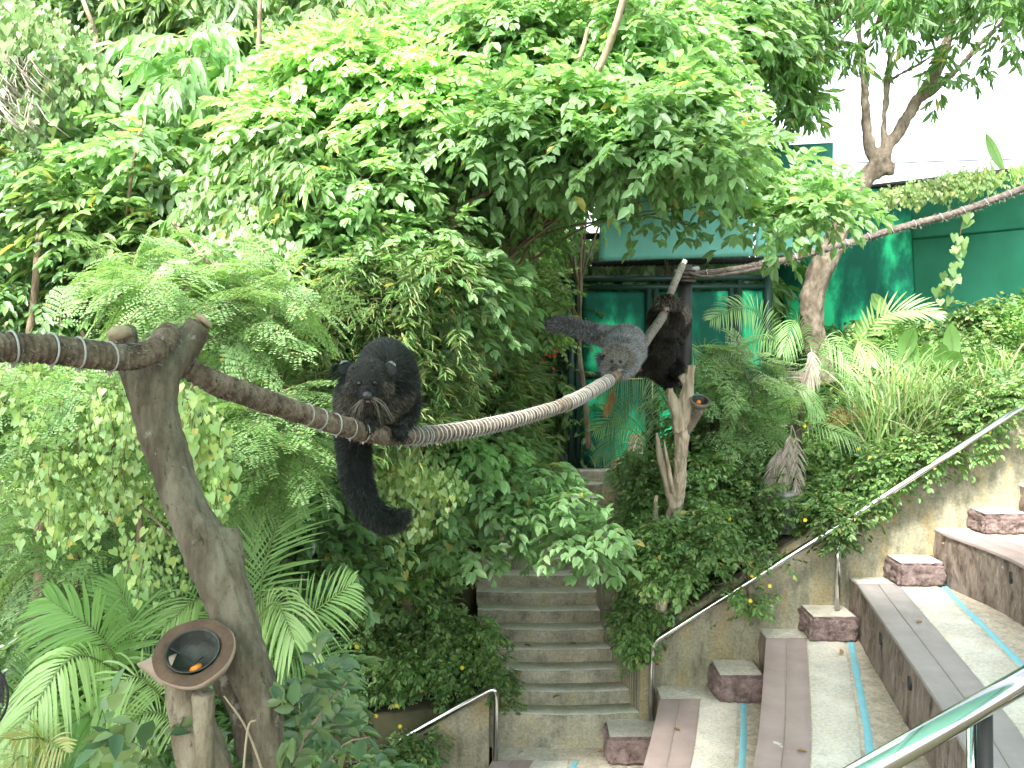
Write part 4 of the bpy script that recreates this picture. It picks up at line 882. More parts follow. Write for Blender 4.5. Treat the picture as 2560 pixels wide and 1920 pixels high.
def len1(p):
    hd = np.linalg.norm(p - B1['head'], axis=1); face = (hd < .125) & (p[:, 1] < B1['head'][1] + .02)
    paw = (p[:, 2] < P(0, 1050, 4.1)[2]) & (p[:, 2] > P(0, 1095, 4.1)[2]) & (p[:, 1] < 4.33)
    mz = (p[:, 1] < B1['head'][1] - .075)
    return np.where(mz, .006, np.where(paw, .007, np.where(face, .012, .027)))
fur(body, 90000, len1, .0011, ['furblack', 'furhead', 'furbrown'], choose1, flow1, t1, skip=[(E1[0], .017), (E1[1], .017), (N1, .024), (K1, .012)])
def earobj(parent, px, py, d, r, side, tuft, rimm='earrim', fm='furblack', tl=.05):
    c = Vector(P(px, py, d)); mb = MB(); ell(mb, (0, 0, 0), (r, r * .35, r * .9)); o = mb.build('ear', M['skinblack'] if fm != 'furtan' else M['furdarkgrey'], None, True)
    o.location = c - Vector(parent.location); o.parent = parent; o.rotation_euler = (-.3, side * .35, side * -.5)
    mb = MB(); pts = [Vector((math.cos(a) * r * .82, -r * .30, math.sin(a) * r * .78)) for a in np.linspace(.8, 2.2, 9)]; mb.tube(pts, [r * .05, r * .1, r * .14, r * .15, r * .15, r * .15, r * .14, r * .1, r * .05], 6)
    q = mb.build('ear_rim', M[rimm], None, True); q.parent = o
    n = 260; f = Fol(); an = rng.uniform(0, 6.283, n); pos = np.stack([np.cos(an) * r * .8, rng.uniform(-.2, .2, n) * r, np.sin(an) * r * .7], -1)
    dd = unit(pos) * .5 + np.array([side * tuft[0], tuft[1], tuft[2]]) + jit(n, .2)
    V, fs = leaves(T_TINY, pos, dd, jit(n, 1), tl * rng.uniform(.5, 1.3, n), .0022); f.add(V, fs, 0); q = f.build('ear_tuft', [M[fm]]); q.parent = o
earobj(t1, 864, 922, 4.05, .036, -1, (1.3, 0, -.5), tl=.065); earobj(t1, 976, 925, 4.02, .038, 1, (.5, 0, -.4), tl=.035)
def face(parent, eyes, nose, mouth, er, nr, whisk, wl, mw='whisk'):
    L = Vector(parent.location)
    for e in eyes: mb = MB(); ell(mb, e, (er, er, er)); mb.build('eye', M['eye'], parent, True)
    mb = MB(); c = Vector(nose); ell(mb, c, (nr * 1.15, nr * .8, nr * .85)); ell(mb, c + Vector((nr * .5, -nr * .3, -nr * .2)), (nr * .5, nr * .6, nr * .5)); ell(mb, c + Vector((-nr * .5, -nr * .3, -nr * .2)), (nr * .5, nr * .6, nr * .5)); mb.build('nose', M['nose'], parent, True)
    if mouth: mb = MB(); ell(mb, mouth, (nr * .5, nr * .4, nr * .3)); mb.build('tongue', M['pink'], parent, True)
    mb = MB(); c = Vector(whisk)
    for k in range(26):
        sg = 1 if k % 2 else -1; d0 = Vector((sg * random.uniform(.15, 1.3), random.uniform(-.6, 0), random.uniform(-1.2, -.15))).normalized(); l = wl * random.uniform(.5, 1.15)
        p0 = c + Vector((sg * nr * random.uniform(.6, 1.7), random.uniform(0, .02), random.uniform(-.4, .3) * nr)); mb.tube([p0, p0 + d0 * l * .5, p0 + d0 * l * .9 + Vector((0, 0, -l * .35))], [.0008, .0006, .0003], 4)
    mb.build('whiskers', M[mw], parent)
face(t1, E1, N1, K1, .0105, .0165, N1 + Vector((0, .012, -.012)), .115)
# brow patches pale
# --- grey animal further up the rope
loc = P(1560, 900, 8.45)
t2 = thing('climbing_mammal', 'silver-grey animal lying low on the bleached rope, bushy tail stretched out left', 'animal', loc, 'bearlike long-tailed animals on the rope')
mb = MB()
ell(mb, P(1558, 868, 8.62), (.165, .24, .155), Matrix.Rotation(-.2, 3, 'Z').to_quaternion()); ell(mb, P(1565, 850, 8.8), (.15, .16, .13)); ell(mb, P(1550, 888, 8.42), (.14, .14, .11))
ell(mb, P(1541, 904, 8.28), (.100, .10, .078)); ell(mb, P(1541, 911, 8.25), (.112, .07, .055)); ell(mb, P(1536, 920, 8.18), (.034, .06, .034))
px_tube(mb, [(1580, 890, 8.4, 22), (1578, 915, 8.25, 16), (1560, 930, 8.15, 12), (1553, 936, 8.12, 10)], 10); px_tube(mb, [(1515, 895, 8.4, 18), (1515, 918, 8.25, 14), (1528, 933, 8.15, 11), (1537, 938, 8.1, 9)], 10)
px_tube(mb, [(1590, 868, 8.8, 24), (1598, 885, 8.75, 16), (1597, 893, 8.65, 11)], 10)
px_tube(mb, [(1545, 842, 8.85, 24), (1510, 840, 8.85, 24), (1478, 832, 8.8, 21.5), (1448, 822, 8.75, 20), (1415, 811, 8.7, 18.5), (1385, 812, 8.68, 16), (1370, 815, 8.66, 11)], 14)
toes(mb, P(1552, 932, 8.10), (0, -.7, -.3), (1, 0, .3), .05, .009); toes(mb, P(1536, 934, 8.08), (0, -.7, -.3), (1, 0, .2), .045, .008)
body = sculpt('body', mb, 'skingrey', .010, 4, .006, 12, t2)
bpy.context.view_layer.update()
E2 = [on_body(body, 1530, 904, .006), on_body(body, 1551, 904, .006)]; N2 = on_body(body, 1536, 923, .016)
H2 = np.array(P(1541, 906, 8.27))
def choose2(p, n):
    r = rng.random(len(p)); hd = np.linalg.norm(p - H2, axis=1) < .15; m = np.where(hd, np.where(r < .75, 2, 1), 0)
    tail = p[:, 0] < P(1500, 0, 8.8)[0]; m = np.where(tail, np.where(r < .6, 1, 0), m); side = (n[:, 2] < .1) & (~tail); m = np.where(side & (r < .55), 2, m)
    sp = np.linalg.norm(p - np.array(P(1552, 872, 8.42)), axis=1) < .09; return np.where(sp & (r < .6), 1, m)
def flow2(p): f = unit(p - H2 + np.array([0, .1, 0])); f[:, 2] -= .3; f[:, 0] -= .2 * (p[:, 0] < H2[0] - .1); return f
fur(body, 60000, lambda p: np.where(np.linalg.norm(p - H2, axis=1) < .13, .013, .030), .0019, ['furgrey', 'furdarkgrey', 'furtan'], choose2, flow2, t2, skip=[(E2[0], .024), (E2[1], .024), (N2, .034)])
earobj(t2, 1507, 893, 8.28, .028, -1, (1.2, 0, .1), 'whisk', 'furdarkgrey', .07); earobj(t2, 1580, 902, 8.30, .028, 1, (.8, 0, .1), 'whisk', 'furtan', .05)
face(t2, E2, N2, None, .013, .022, N2 + Vector((0, .02, -.01)), .13)
# --- dark brown animal climbing up behind the rope
loc = P(1660, 900, 9.7)
t3 = thing('climbing_mammal', 'dark brown animal hanging upright, gripping the rope and standing on the stump', 'animal', loc, 'bearlike long-tailed animals on the rope')
mb = MB()
ell(mb, P(1662, 812, 9.85), (.145, .14, .19)); ell(mb, P(1652, 885, 9.82), (.175, .16, .21)); ell(mb, P(1640, 905, 9.78), (.15, .13, .15)); ell(mb, P(1668, 930, 9.76), (.13, .12, .13)); ell(mb, P(1655, 905, 9.68), (.12, .11, .15))
ell(mb, P(1648, 796, 9.8), (.11, .11, .11)); ell(mb, P(1684, 800, 9.85), (.10, .12, .13))
px_tube(mb, [(1632, 905, 9.72, 24), (1612, 922, 9.62, 14), (1600, 924, 9.58, 8)], 10)            # left paw out
px_tube(mb, [(1672, 940, 9.72, 26), (1676, 960, 9.55, 15), (1676, 975, 9.45, 10), (1678, 985, 9.4, 10)], 10)    # foot on stump
px_tube(mb, [(1685, 915, 9.72, 22), (1695, 930, 9.55, 14), (1702, 942, 9.45, 9)], 10)
px_tube(mb, [(1655, 830, 9.8, 24), (1652, 800, 9.72, 15), (1658, 782, 9.66, 11)], 10)
px_tube(mb, [(1690, 850, 9.95, 20), (1700, 810, 9.98, 24), (1696, 782, 9.92, 23), (1684, 762, 9.8, 19), (1668, 752, 9.72, 15), (1652, 756, 9.68, 13), (1648, 772, 9.68, 10)], 14)
toes(mb, P(1601, 924, 9.56), (-.6, -.3, -.3), (0, .6, 1), .05, .009); toes(mb, P(1677, 976, 9.38), (0, -.5, -.6), (1, 0, 0), .055, .010); toes(mb, P(1658, 783, 9.62), (.2, -.5, .3), (1, 0, 0), .05, .009); toes(mb, P(1701, 940, 9.42), (.4, -.4, -.4), (.3, 0, 1), .045, .009)
body = sculpt('body', mb, 'skinblack', .010, 4, .006, 12, t3)
def choose3(p, n):
    r = rng.random(len(p)); m = np.where(r > .82, 1, 0); c1_ = np.array(P(1700, 780, 9.9)); hl = np.linalg.norm(p - c1_, axis=1) < .12; m = np.where(hl & (r < .8), 2, m)
    c2 = np.array(P(1650, 868, 9.62)); h2 = np.linalg.norm(p - c2, axis=1) < .10; m = np.where(h2 & (r < .6), 1, m); r2 = rng.random(len(p)); top = (p[:, 2] > P(0, 770, 9.8)[2]); return np.where(top & (r2 < .35), 2, m)
def flow3(p): f = p * 0; f[:, 2] = -1; f[:, 0] = (p[:, 0] - loc.x) * 1.2; return f
fur(body, 55000, lambda p: np.where(p[:, 1] < 9.52, .014, .034), .0021, ['furdark', 'furbrown', 'furtan'], choose3, flow3, t3)
mb = MB(); ell(mb, P(1658, 777, 9.6), (.022, .02, .03)); mb.build('paw_pad', M['pink'], t3, True)
mb = MB(); ell(mb, P(1600, 925, 9.53), (.022, .02, .02)); mb.build('paw_pad', M['pink'], t3, True)
mb = MB(); ell(mb, P(1670, 896, 9.86), (.03, .02, .03)); 
# ------------------------------------------------------------------ palms
def frond(parent, pts, m, ll=.34, lw=.021, n=38, ang=55, droop=.35, roll=0, start=.18, name='frond', vee=.35, rr=.008, curl=0, bare=0):
    """pts: px,py,d control points of the rachis"""
    lw *= .66
    c = crom([tuple(P(*p)) for p in pts], 10); L = np.concatenate([[0], np.cumsum(np.linalg.norm(np.diff(c, axis=0), axis=1))]); tot = L[-1]
    tt = np.linspace(start, 1, n); pos = np.stack([np.interp(tt * tot, L, c[:, k]) for k in range(3)], -1)
    e = .02; p2 = np.stack([np.interp(np.clip(tt + e, 0, 1) * tot, L, c[:, k]) for k in range(3)], -1); p1 = np.stack([np.interp(np.clip(tt - e, 0, 1) * tot, L, c[:, k]) for k in range(3)], -1)
    T_ = unit(p2 - p1); view = np.array([0, -.75, .55]) ; nn = unit(view + np.array([roll, 0, 0]) - T_ * ((view + np.array([roll, 0, 0])) * T_).sum(-1, keepdims=True)); sd_ = np.cross(T_, nn)
    f = Fol()
    for sg in (-1, 1):
        k = (tt - start) / (1 - start); keep = rng.random(n) > bare
        an = R(ang) * (1.25 - .75 * k) * rng.uniform(.92, 1.08, n); l = ll * (np.sin(np.pi * (k * .86 + .10)) ** .6) * rng.uniform(.9, 1.08, n)
        d = T_ * np.cos(an)[:, None] + sd_ * (sg * np.sin(an))[:, None] + nn * vee * .5 + jit(n, .04)
        # each leaflet: curved strip of 4 segments
        K = 5; u = np.linspace(0, 1, K); q = pos[:, None] + unit(d)[:, None] * (u[None, :, None] * l[:, None, None]); q[..., 2] -= droop * (u ** 2)[None] * l[:, None]
        tang = np.gradient(q, axis=1); sid = unit(np.cross(unit(tang), nn[:, None] + rng.normal(size=(n, 1, 3)) * .2)); wv = lw * np.array([.35, 1, 1, .7, .04])[None, :, None] * .5
        fold = nn[:, None] * lw * .15
        V = np.stack([q - sid * wv + fold, q, q + sid * wv + fold], 2)[keep]; m_ = len(V); base = np.arange(m_)[:, None] * K * 3 + np.arange(K - 1)[None] * 3; base = base.ravel()
        f.add(V.reshape(-1, 3), {4: np.concatenate([np.stack([base, base + 1, base + 4, base + 3], -1), np.stack([base + 1, base + 2, base + 5, base + 4], -1)])}, 0)
    f.ribbons(c[None], rr, 1)
    return f.build(name, [M[m], M['stem'] if m != 'dead' else M['dead']], parent)
def palm(name, label, root, fronds, group='palms', stem=None, cat='palm'):
    t = thing(name, label, cat, P(*root), group)
    for fr in fronds: frond(t, fr[0], fr[1], **(fr[2] if len(fr) > 2 else {}))
    if stem: px = stem; mb = MB(); px_tube(mb, px, 8); mb.build('trunk', M['barkflaky'], t, True)
    return t
B = (660, 1640, 5.3)
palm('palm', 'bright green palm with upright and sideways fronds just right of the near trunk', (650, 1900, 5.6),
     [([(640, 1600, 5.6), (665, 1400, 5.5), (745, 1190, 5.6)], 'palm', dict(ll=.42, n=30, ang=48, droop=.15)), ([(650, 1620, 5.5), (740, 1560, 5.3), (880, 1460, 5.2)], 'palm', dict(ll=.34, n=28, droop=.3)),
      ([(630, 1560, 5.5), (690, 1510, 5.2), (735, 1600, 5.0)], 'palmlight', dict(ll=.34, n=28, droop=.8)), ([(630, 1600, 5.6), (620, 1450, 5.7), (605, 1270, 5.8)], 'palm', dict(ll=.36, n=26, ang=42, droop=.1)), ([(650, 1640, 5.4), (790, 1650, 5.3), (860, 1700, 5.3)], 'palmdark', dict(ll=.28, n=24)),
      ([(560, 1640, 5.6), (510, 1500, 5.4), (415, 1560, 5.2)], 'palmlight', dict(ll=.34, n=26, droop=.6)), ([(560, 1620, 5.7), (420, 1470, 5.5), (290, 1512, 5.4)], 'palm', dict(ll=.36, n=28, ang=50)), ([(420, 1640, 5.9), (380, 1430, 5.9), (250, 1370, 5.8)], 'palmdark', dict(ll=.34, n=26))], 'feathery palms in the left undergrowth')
palm('palm', 'wide spreading palm with long arching fronds left of the wooden bowl', (330, 1990, 5.2),
     [([(320, 1700, 5.1), (250, 1590, 4.9), (125, 1500, 4.8)], 'palm', dict(ll=.36, n=32, ang=50, lw=.03)), ([(320, 1690, 5.1), (190, 1640, 4.7), (90, 1760, 4.5), (10, 1880, 4.4)], 'palmlight', dict(ll=.27, n=36, droop=.7, lw=.028)),
      ([(420, 1760, 5.0), (340, 1690, 4.8), (250, 1760, 4.7)], 'palmlight', dict(ll=.30, n=24, droop=.5)), ([(300, 1700, 5.2), (330, 1560, 5.2), (290, 1450, 5.2)], 'palm', dict(ll=.30, n=26, ang=45, droop=.2)),
      ([(470, 1830, 5.1), (380, 1780, 4.9), (290, 1830, 4.8)], 'palmlight', dict(ll=.26, n=22, droop=.5)), ([(300, 1850, 4.9), (230, 1790, 4.7), (145, 1830, 4.6)], 'palm', dict(ll=.27, n=26, lw=.028)), ([(300, 1780, 5.0), (270, 1850, 4.8), (210, 1930, 4.6)], 'palm', dict(ll=.27, n=26, lw=.028)),
      ([(320, 1700, 5.2), (420, 1640, 5.2), (520, 1700, 5.3)], 'palmdark', dict(ll=.25, n=22))], 'feathery palms in the left undergrowth')
palm('palm', 'yellowish small palm in the bottom left corner', (110, 1990, 4.6),
     [([(105, 1930, 4.6), (110, 1850, 4.4), (30, 1850, 4.2)], 'palmyellow', dict(ll=.20, n=18, lw=.022)), ([(105, 1930, 4.6), (110, 1850, 4.4), (165, 1880, 4.2)], 'palmyellow', dict(ll=.20, n=18, lw=.022)), ([(100, 1960, 4.6), (60, 1890, 4.4), (10, 1935, 4.3)], 'palmyellow', dict(ll=.18, n=16, lw=.02)), ([(0, 1900, 4.9), (60, 1760, 4.9), (80, 1640, 4.9)], 'palmdark', dict(ll=.25, n=22))], 'feathery palms in the left undergrowth')
palm('palm', 'bluish-leaved palm with one big arched frond in front of the gate post', (1990, 1120, 11.2),
     [([(1960, 905, 11.3), (1900, 790, 11.0), (1840, 770, 10.8), (1778, 800, 10.6)], 'palm', dict(ll=.34, n=42, ang=70, droop=.35, lw=.022)), ([(2020, 900, 11.3), (1990, 800, 11), (1958, 880, 10.8)], 'palm', dict(ll=.26, n=30, droop=.6)), ([(2000, 920, 11.3), (1930, 850, 11), (1830, 870, 10.8), (1780, 900, 10.7)], 'palm', dict(ll=.22, n=32, droop=.6)),
      ([(2030, 930, 11.3), (2060, 850, 11.1), (2120, 900, 11), (2150, 980, 10.9)], 'palm', dict(ll=.26, n=30, droop=.5)), ([(2010, 960, 11.2), (1960, 920, 10.9), (1880, 960, 10.7)], 'palmdark', dict(ll=.24, n=26, droop=.5)),
      ([(2027, 869, 11.0), (2030, 900, 10.8), (2015, 975, 10.75)], 'dead', dict(ll=.26, n=34, ang=22, droop=.3, lw=.015, name='dead_frond')), ([(1930, 900, 11.0), (1975, 950, 10.9), (1990, 990, 10.8)], 'dead', dict(ll=.2, n=22, ang=60, droop=.1, lw=.01, name='dead_frond'))],
     'palms on the right bank', [(1990, 1140, 11.2, 14), (1995, 1040, 11.2, 12), (2005, 930, 11.2, 10)])
palm('palm', 'light green palm with broad stiff leaflets against the green fence', (2150, 1050, 11.8),
     [([(2130, 900, 12), (2190, 800, 11.8), (2265, 775, 11.6), (2345, 785, 11.5)], 'palmlight', dict(ll=.36, n=22, ang=42, droop=.15, lw=.042)), ([(2140, 900, 12), (2150, 850, 11.7), (2175, 905, 11.4)], 'palmlight', dict(ll=.30, n=14, ang=45, droop=.5, lw=.05)),
      ([(2140, 900, 12), (2110, 850, 11.7), (2075, 880, 11.5)], 'palm', dict(ll=.30, n=18, droop=.5)), ([(2140, 920, 12), (2200, 870, 11.8), (2260, 930, 11.6)], 'palm', dict(ll=.30, n=22, droop=.6)), ([(2130, 960, 12), (2060, 900, 11.9), (2010, 960, 11.8)], 'palmdark', dict(ll=.3, n=24))], 'palms on the right bank')
palm('palm', 'low palm with a drooping yellowed frond above the dark plant pot', (2010, 1180, 10.7),
     [([(2048, 1070, 10.8), (2090, 965, 10.6), (2170, 955, 10.4), (2245, 1000, 10.3)], 'palmdark', dict(ll=.28, n=38, ang=75, droop=.7, lw=.018)), ([(2055, 1080, 10.8), (2100, 1030, 10.6), (2150, 1022, 10.5), (2205, 1062, 10.4)], 'brownleaf', dict(ll=.13, n=30, ang=80, droop=.7, lw=.018, name='yellow_frond')),
      ([(1985, 1070, 10.9), (1970, 985, 10.6), (2010, 975, 10.5), (2050, 1040, 10.4)], 'palm', dict(ll=.22, n=28, droop=.8)), ([(1985, 1070, 10.9), (1960, 990, 10.7), (1925, 1020, 10.6)], 'palm', dict(ll=.2, n=24, droop=.8)), ([(2000, 1100, 10.8), (2020, 1060, 10.6), (2120, 1090, 10.4), (2180, 1130, 10.3)], 'palm', dict(ll=.2, n=24, droop=.6)),
      ([(1978, 1064, 10.2), (1975, 1100, 10.15), (1955, 1215, 10.2)], 'dead', dict(ll=.19, n=24, ang=30, droop=.3, lw=.02, bare=.15, name='dead_frond')), ([(1980, 1064, 10.2), (1992, 1110, 10.15), (1992, 1235, 10.2)], 'dead', dict(ll=.17, n=22, ang=34, droop=.3, lw=.018, bare=.15, name='dead_frond')), ([(1975, 1100, 10.2), (1935, 1160, 10.15), (1920, 1240, 10.2)], 'dead', dict(ll=.15, n=26, ang=30, droop=.3, lw=.012, name='dead_frond'))], 'palms on the right bank')
palm('palm', 'slim palm with fronds fanned over the green gate netting behind the stump', (1650, 1230, 10.4),
     [([(1640, 1130, 10.6), (1570, 1040, 10.3), (1488, 1075, 10.1)], 'palm', dict(ll=.30, n=34, ang=60, droop=.3, lw=.016)), ([(1640, 1130, 10.6), (1560, 1070, 10.4), (1495, 1150, 10.2)], 'palmdark', dict(ll=.24, n=28, droop=.5, lw=.016)), ([(1690, 1050, 10.6), (1620, 940, 10.4), (1540, 955, 10.2), (1495, 985, 10.1)], 'palm', dict(ll=.24, n=38, ang=65, droop=.6, lw=.016)),
      ([(1540, 960, 10.1), (1530, 990, 10.05), (1515, 1035, 10.0)], 'brownleaf', dict(ll=.10, n=18, ang=30, droop=.3, lw=.02, name='dead_tip')), ([(1660, 1090, 10.5), (1600, 990, 10.3), (1560, 1000, 10.2), (1540, 1060, 10.1)], 'palmdark', dict(ll=.2, n=26, droop=.7, lw=.016)), ([(1700, 1000, 10.8), (1690, 860, 10.8), (1745, 900, 10.6), (1760, 960, 10.5)], 'palm', dict(ll=.22, n=30, droop=.6, lw=.016)),
      ([(1640, 1140, 10.5), (1580, 1110, 10.3), (1520, 1200, 10.2)], 'palmdark', dict(ll=.2, n=24, droop=.6, lw=.014)), ([(1720, 1000, 11), (1760, 870, 11), (1830, 900, 10.9)], 'palmdark', dict(ll=.24, n=28, droop=.5))], 'palms on the right bank', [(1650, 1240, 10.6, 12), (1650, 1120, 10.6, 9)])
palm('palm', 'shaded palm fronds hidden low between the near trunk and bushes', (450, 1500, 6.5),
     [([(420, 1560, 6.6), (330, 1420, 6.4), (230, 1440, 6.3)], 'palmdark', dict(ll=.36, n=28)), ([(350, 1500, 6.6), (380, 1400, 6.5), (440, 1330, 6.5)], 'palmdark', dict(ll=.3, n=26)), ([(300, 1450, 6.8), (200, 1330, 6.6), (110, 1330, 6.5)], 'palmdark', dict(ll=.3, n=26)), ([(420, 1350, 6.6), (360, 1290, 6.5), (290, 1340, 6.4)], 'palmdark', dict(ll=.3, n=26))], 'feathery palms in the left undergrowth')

# ------------------------------------------------------------------ trees and shrubs (crowns hold leaf clusters on twigs)
def A(name, label, kind, m, poly, d0, d1, K, r, n, size=1, cat='tree', **k): return plant(name, label, cat, kind, M[m], poly, d0, d1, K, r, n, size, **k)
G1 = 'trees and shrubs of the left slope'; G2 = 'trees beyond the gate and fence'
# central tree: several layers
A('broadleaf_tree', 'central light green tree arching over the rope, its pale twin stems showing below', 'pinnate', 'bright', [(640, 320), (700, 220), (850, 160), (1020, 100), (1500, -40), (1690, -20), (1760, 200), (1820, 300), (1760, 360), (1640, 350), (1480, 360), (1330, 420), (1140, 400), (960, 370), (760, 420), (680, 400)], 7.6, 9.6, 230, .28, 26, .82,
  root=P(1100, 1180, 9.0), top=P(1125, 600, 9.0), r0=.06, bark='barklight', nlimb=22)
t = thing('broadleaf_tree', 'sunlit yellow-green leafy bough left of centre, highest and brightest of all the foliage', 'tree', P(860, 820, 8.8))
f = Fol(); clumps(f, 'pinnate', region([(580, 300), (640, 220), (780, 150), (960, 110), (1130, 160), (1200, 260), (1100, 350), (900, 340), (700, 360), (600, 380)], 7.3, 8.4, 84), .26, 26, .75); f.build('crown', [M['sunny'], M['twig']], t)
limbs(P(860, 820, 8.8), region([(640, 300), (1100, 250), (1000, 340), (700, 350)], 7.5, 8.3, 10), .05, parent=t, mname='barklight')
t = thing('broadleaf_tree', 'leafy light green boughs reaching right over the green boards and tree trunk', 'tree', P(1240, 900, 9.6))
f = Fol(); C = region([(1480, 340), (1740, 330), (1850, 430), (2000, 450), (2100, 490), (2130, 515), (2040, 530), (1920, 500), (1780, 430), (1600, 400)], 7.6, 8.9, 46)
clumps(f, 'pinnate', C, .17, 14, .8); clumps(f, 'pinnate', region([(1160, 230), (1500, 180), (1760, 230), (1850, 380), (1700, 400), (1450, 430), (1180, 400)], 6.9, 7.7, 80), .20, 13, .82); C2 = Pn([1640, 1650, 1600, 1780, 1860, 1930, 1960, 2100, 1990], [500, 540, 480, 500, 540, 570, 540, 500, 430], [8.1] * 9); clumps(f, 'pinnate', C2, .10, 7, .95); f.build('crown', [M['bright'], M['twig']], t)
limbs(P(1240, 900, 9.6), np.vstack([C[::5], C2[::3]]), .035, parent=t, mname='barklight', trunk_top=P(1330, 380, 8.8), rb=.008)
t = thing('broadleaf_tree', 'low drooping boughs of broad oval leaves behind the middle of the rope', 'tree', P(1120, 1100, 8.8))
f = Fol(); C = region([(1000, 690), (1180, 650), (1250, 680), (1280, 740), (1240, 830), (1200, 850), (1130, 820), (1050, 780), (960, 760)], 7.3, 8.5, 46); clumps(f, 'oval', C, .16, 10, .75); f.build('crown', [M['bright'], M['twig']], t)
limbs(P(1120, 1100, 8.8), C[::4], .04, parent=t, mname='barklight')
A('shrub', 'leafy bush hanging over the upper steps, lit lime green at its tips', 'oval', 'bright', [(980, 1150), (1100, 1090), (1250, 1110), (1350, 1180), (1510, 1320), (1520, 1420), (1430, 1380), (1330, 1380), (1200, 1390), (1080, 1350), (1000, 1280)], 7.8, 9.0, 76, .15, 10, .72, 'shrub', root=P(1050, 1450, 9.3), nlimb=14, r0=.02)
A('shrub', 'mid green bush under the white-wrapped part of the rope', 'oval', 'mid', [(1020, 1050), (1220, 1080), (1290, 1120), (1280, 1160), (1250, 1180), (1080, 1150), (1000, 1100)], 8.2, 9.4, 46, .18, 12, .72, 'shrub', root=P(1080, 1250, 9.6), nlimb=12, r0=.02)
t = thing('tree_trunk', 'pair of pale slender stems forking below the central crown', 'tree trunk', P(1110, 1250, 8.3))
mb = MB(); px_tube(mb, [(1105, 1260, 8.4, 15), (1118, 1000, 8.1, 14), (1112, 800, 7.7, 14), (1122, 650, 7.5, 12), (1128, 560, 7.5, 10), (1140, 450, 7.7, 9), (1155, 340, 7.4, 9)], 8); px_tube(mb, [(1122, 640, 7.3, 10), (1130, 565, 7.5, 10), (1165, 515, 7.5, 9), (1225, 475, 7.6, 7), (1290, 400, 7.8, 5)], 8)
px_tube(mb, [(1000, 700, 7.0, 13), (985, 620, 6.9, 12), (950, 560, 6.9, 9)], 8); px_tube(mb, [(1010, 720, 7.0, 10), (1050, 640, 6.9, 9), (1085, 590, 6.9, 7)], 8)
mb.build('trunk', M['bark'], t, True)
t = thing('tree_trunk', 'long bare curved branch slanting up through leaves at top centre', 'branch', P(1360, 480, 8.4)); mb = MB()
px_tube(mb, [(1330, 560, 8.6, 11), (1400, 400, 8.4, 10), (1470, 230, 7.2, 9), (1520, 120, 7.0, 9), (1560, -10, 6.9, 8), (1575, -120, 6.9, 8)], 8); px_tube(mb, [(1350, 300, 7.6, 4), (1400, 220, 7.4, 7), (1450, 140, 7.4, 6), (1470, 70, 7.4, 5)], 7); mb.build('trunk', M['barklight'], t, True)
A('broadleaf_tree', 'inner leafy sprays hanging round the pale stems below the central crown', 'pinnate', 'bright', [(980, 420), (1250, 400), (1480, 400), (1440, 520), (1330, 600), (1180, 640), (1040, 600)], 8.4, 10.2, 60, .2, 11, .85, root=P(1240, 1000, 10), top=P(1250, 640, 10), nlimb=8, r0=.03)
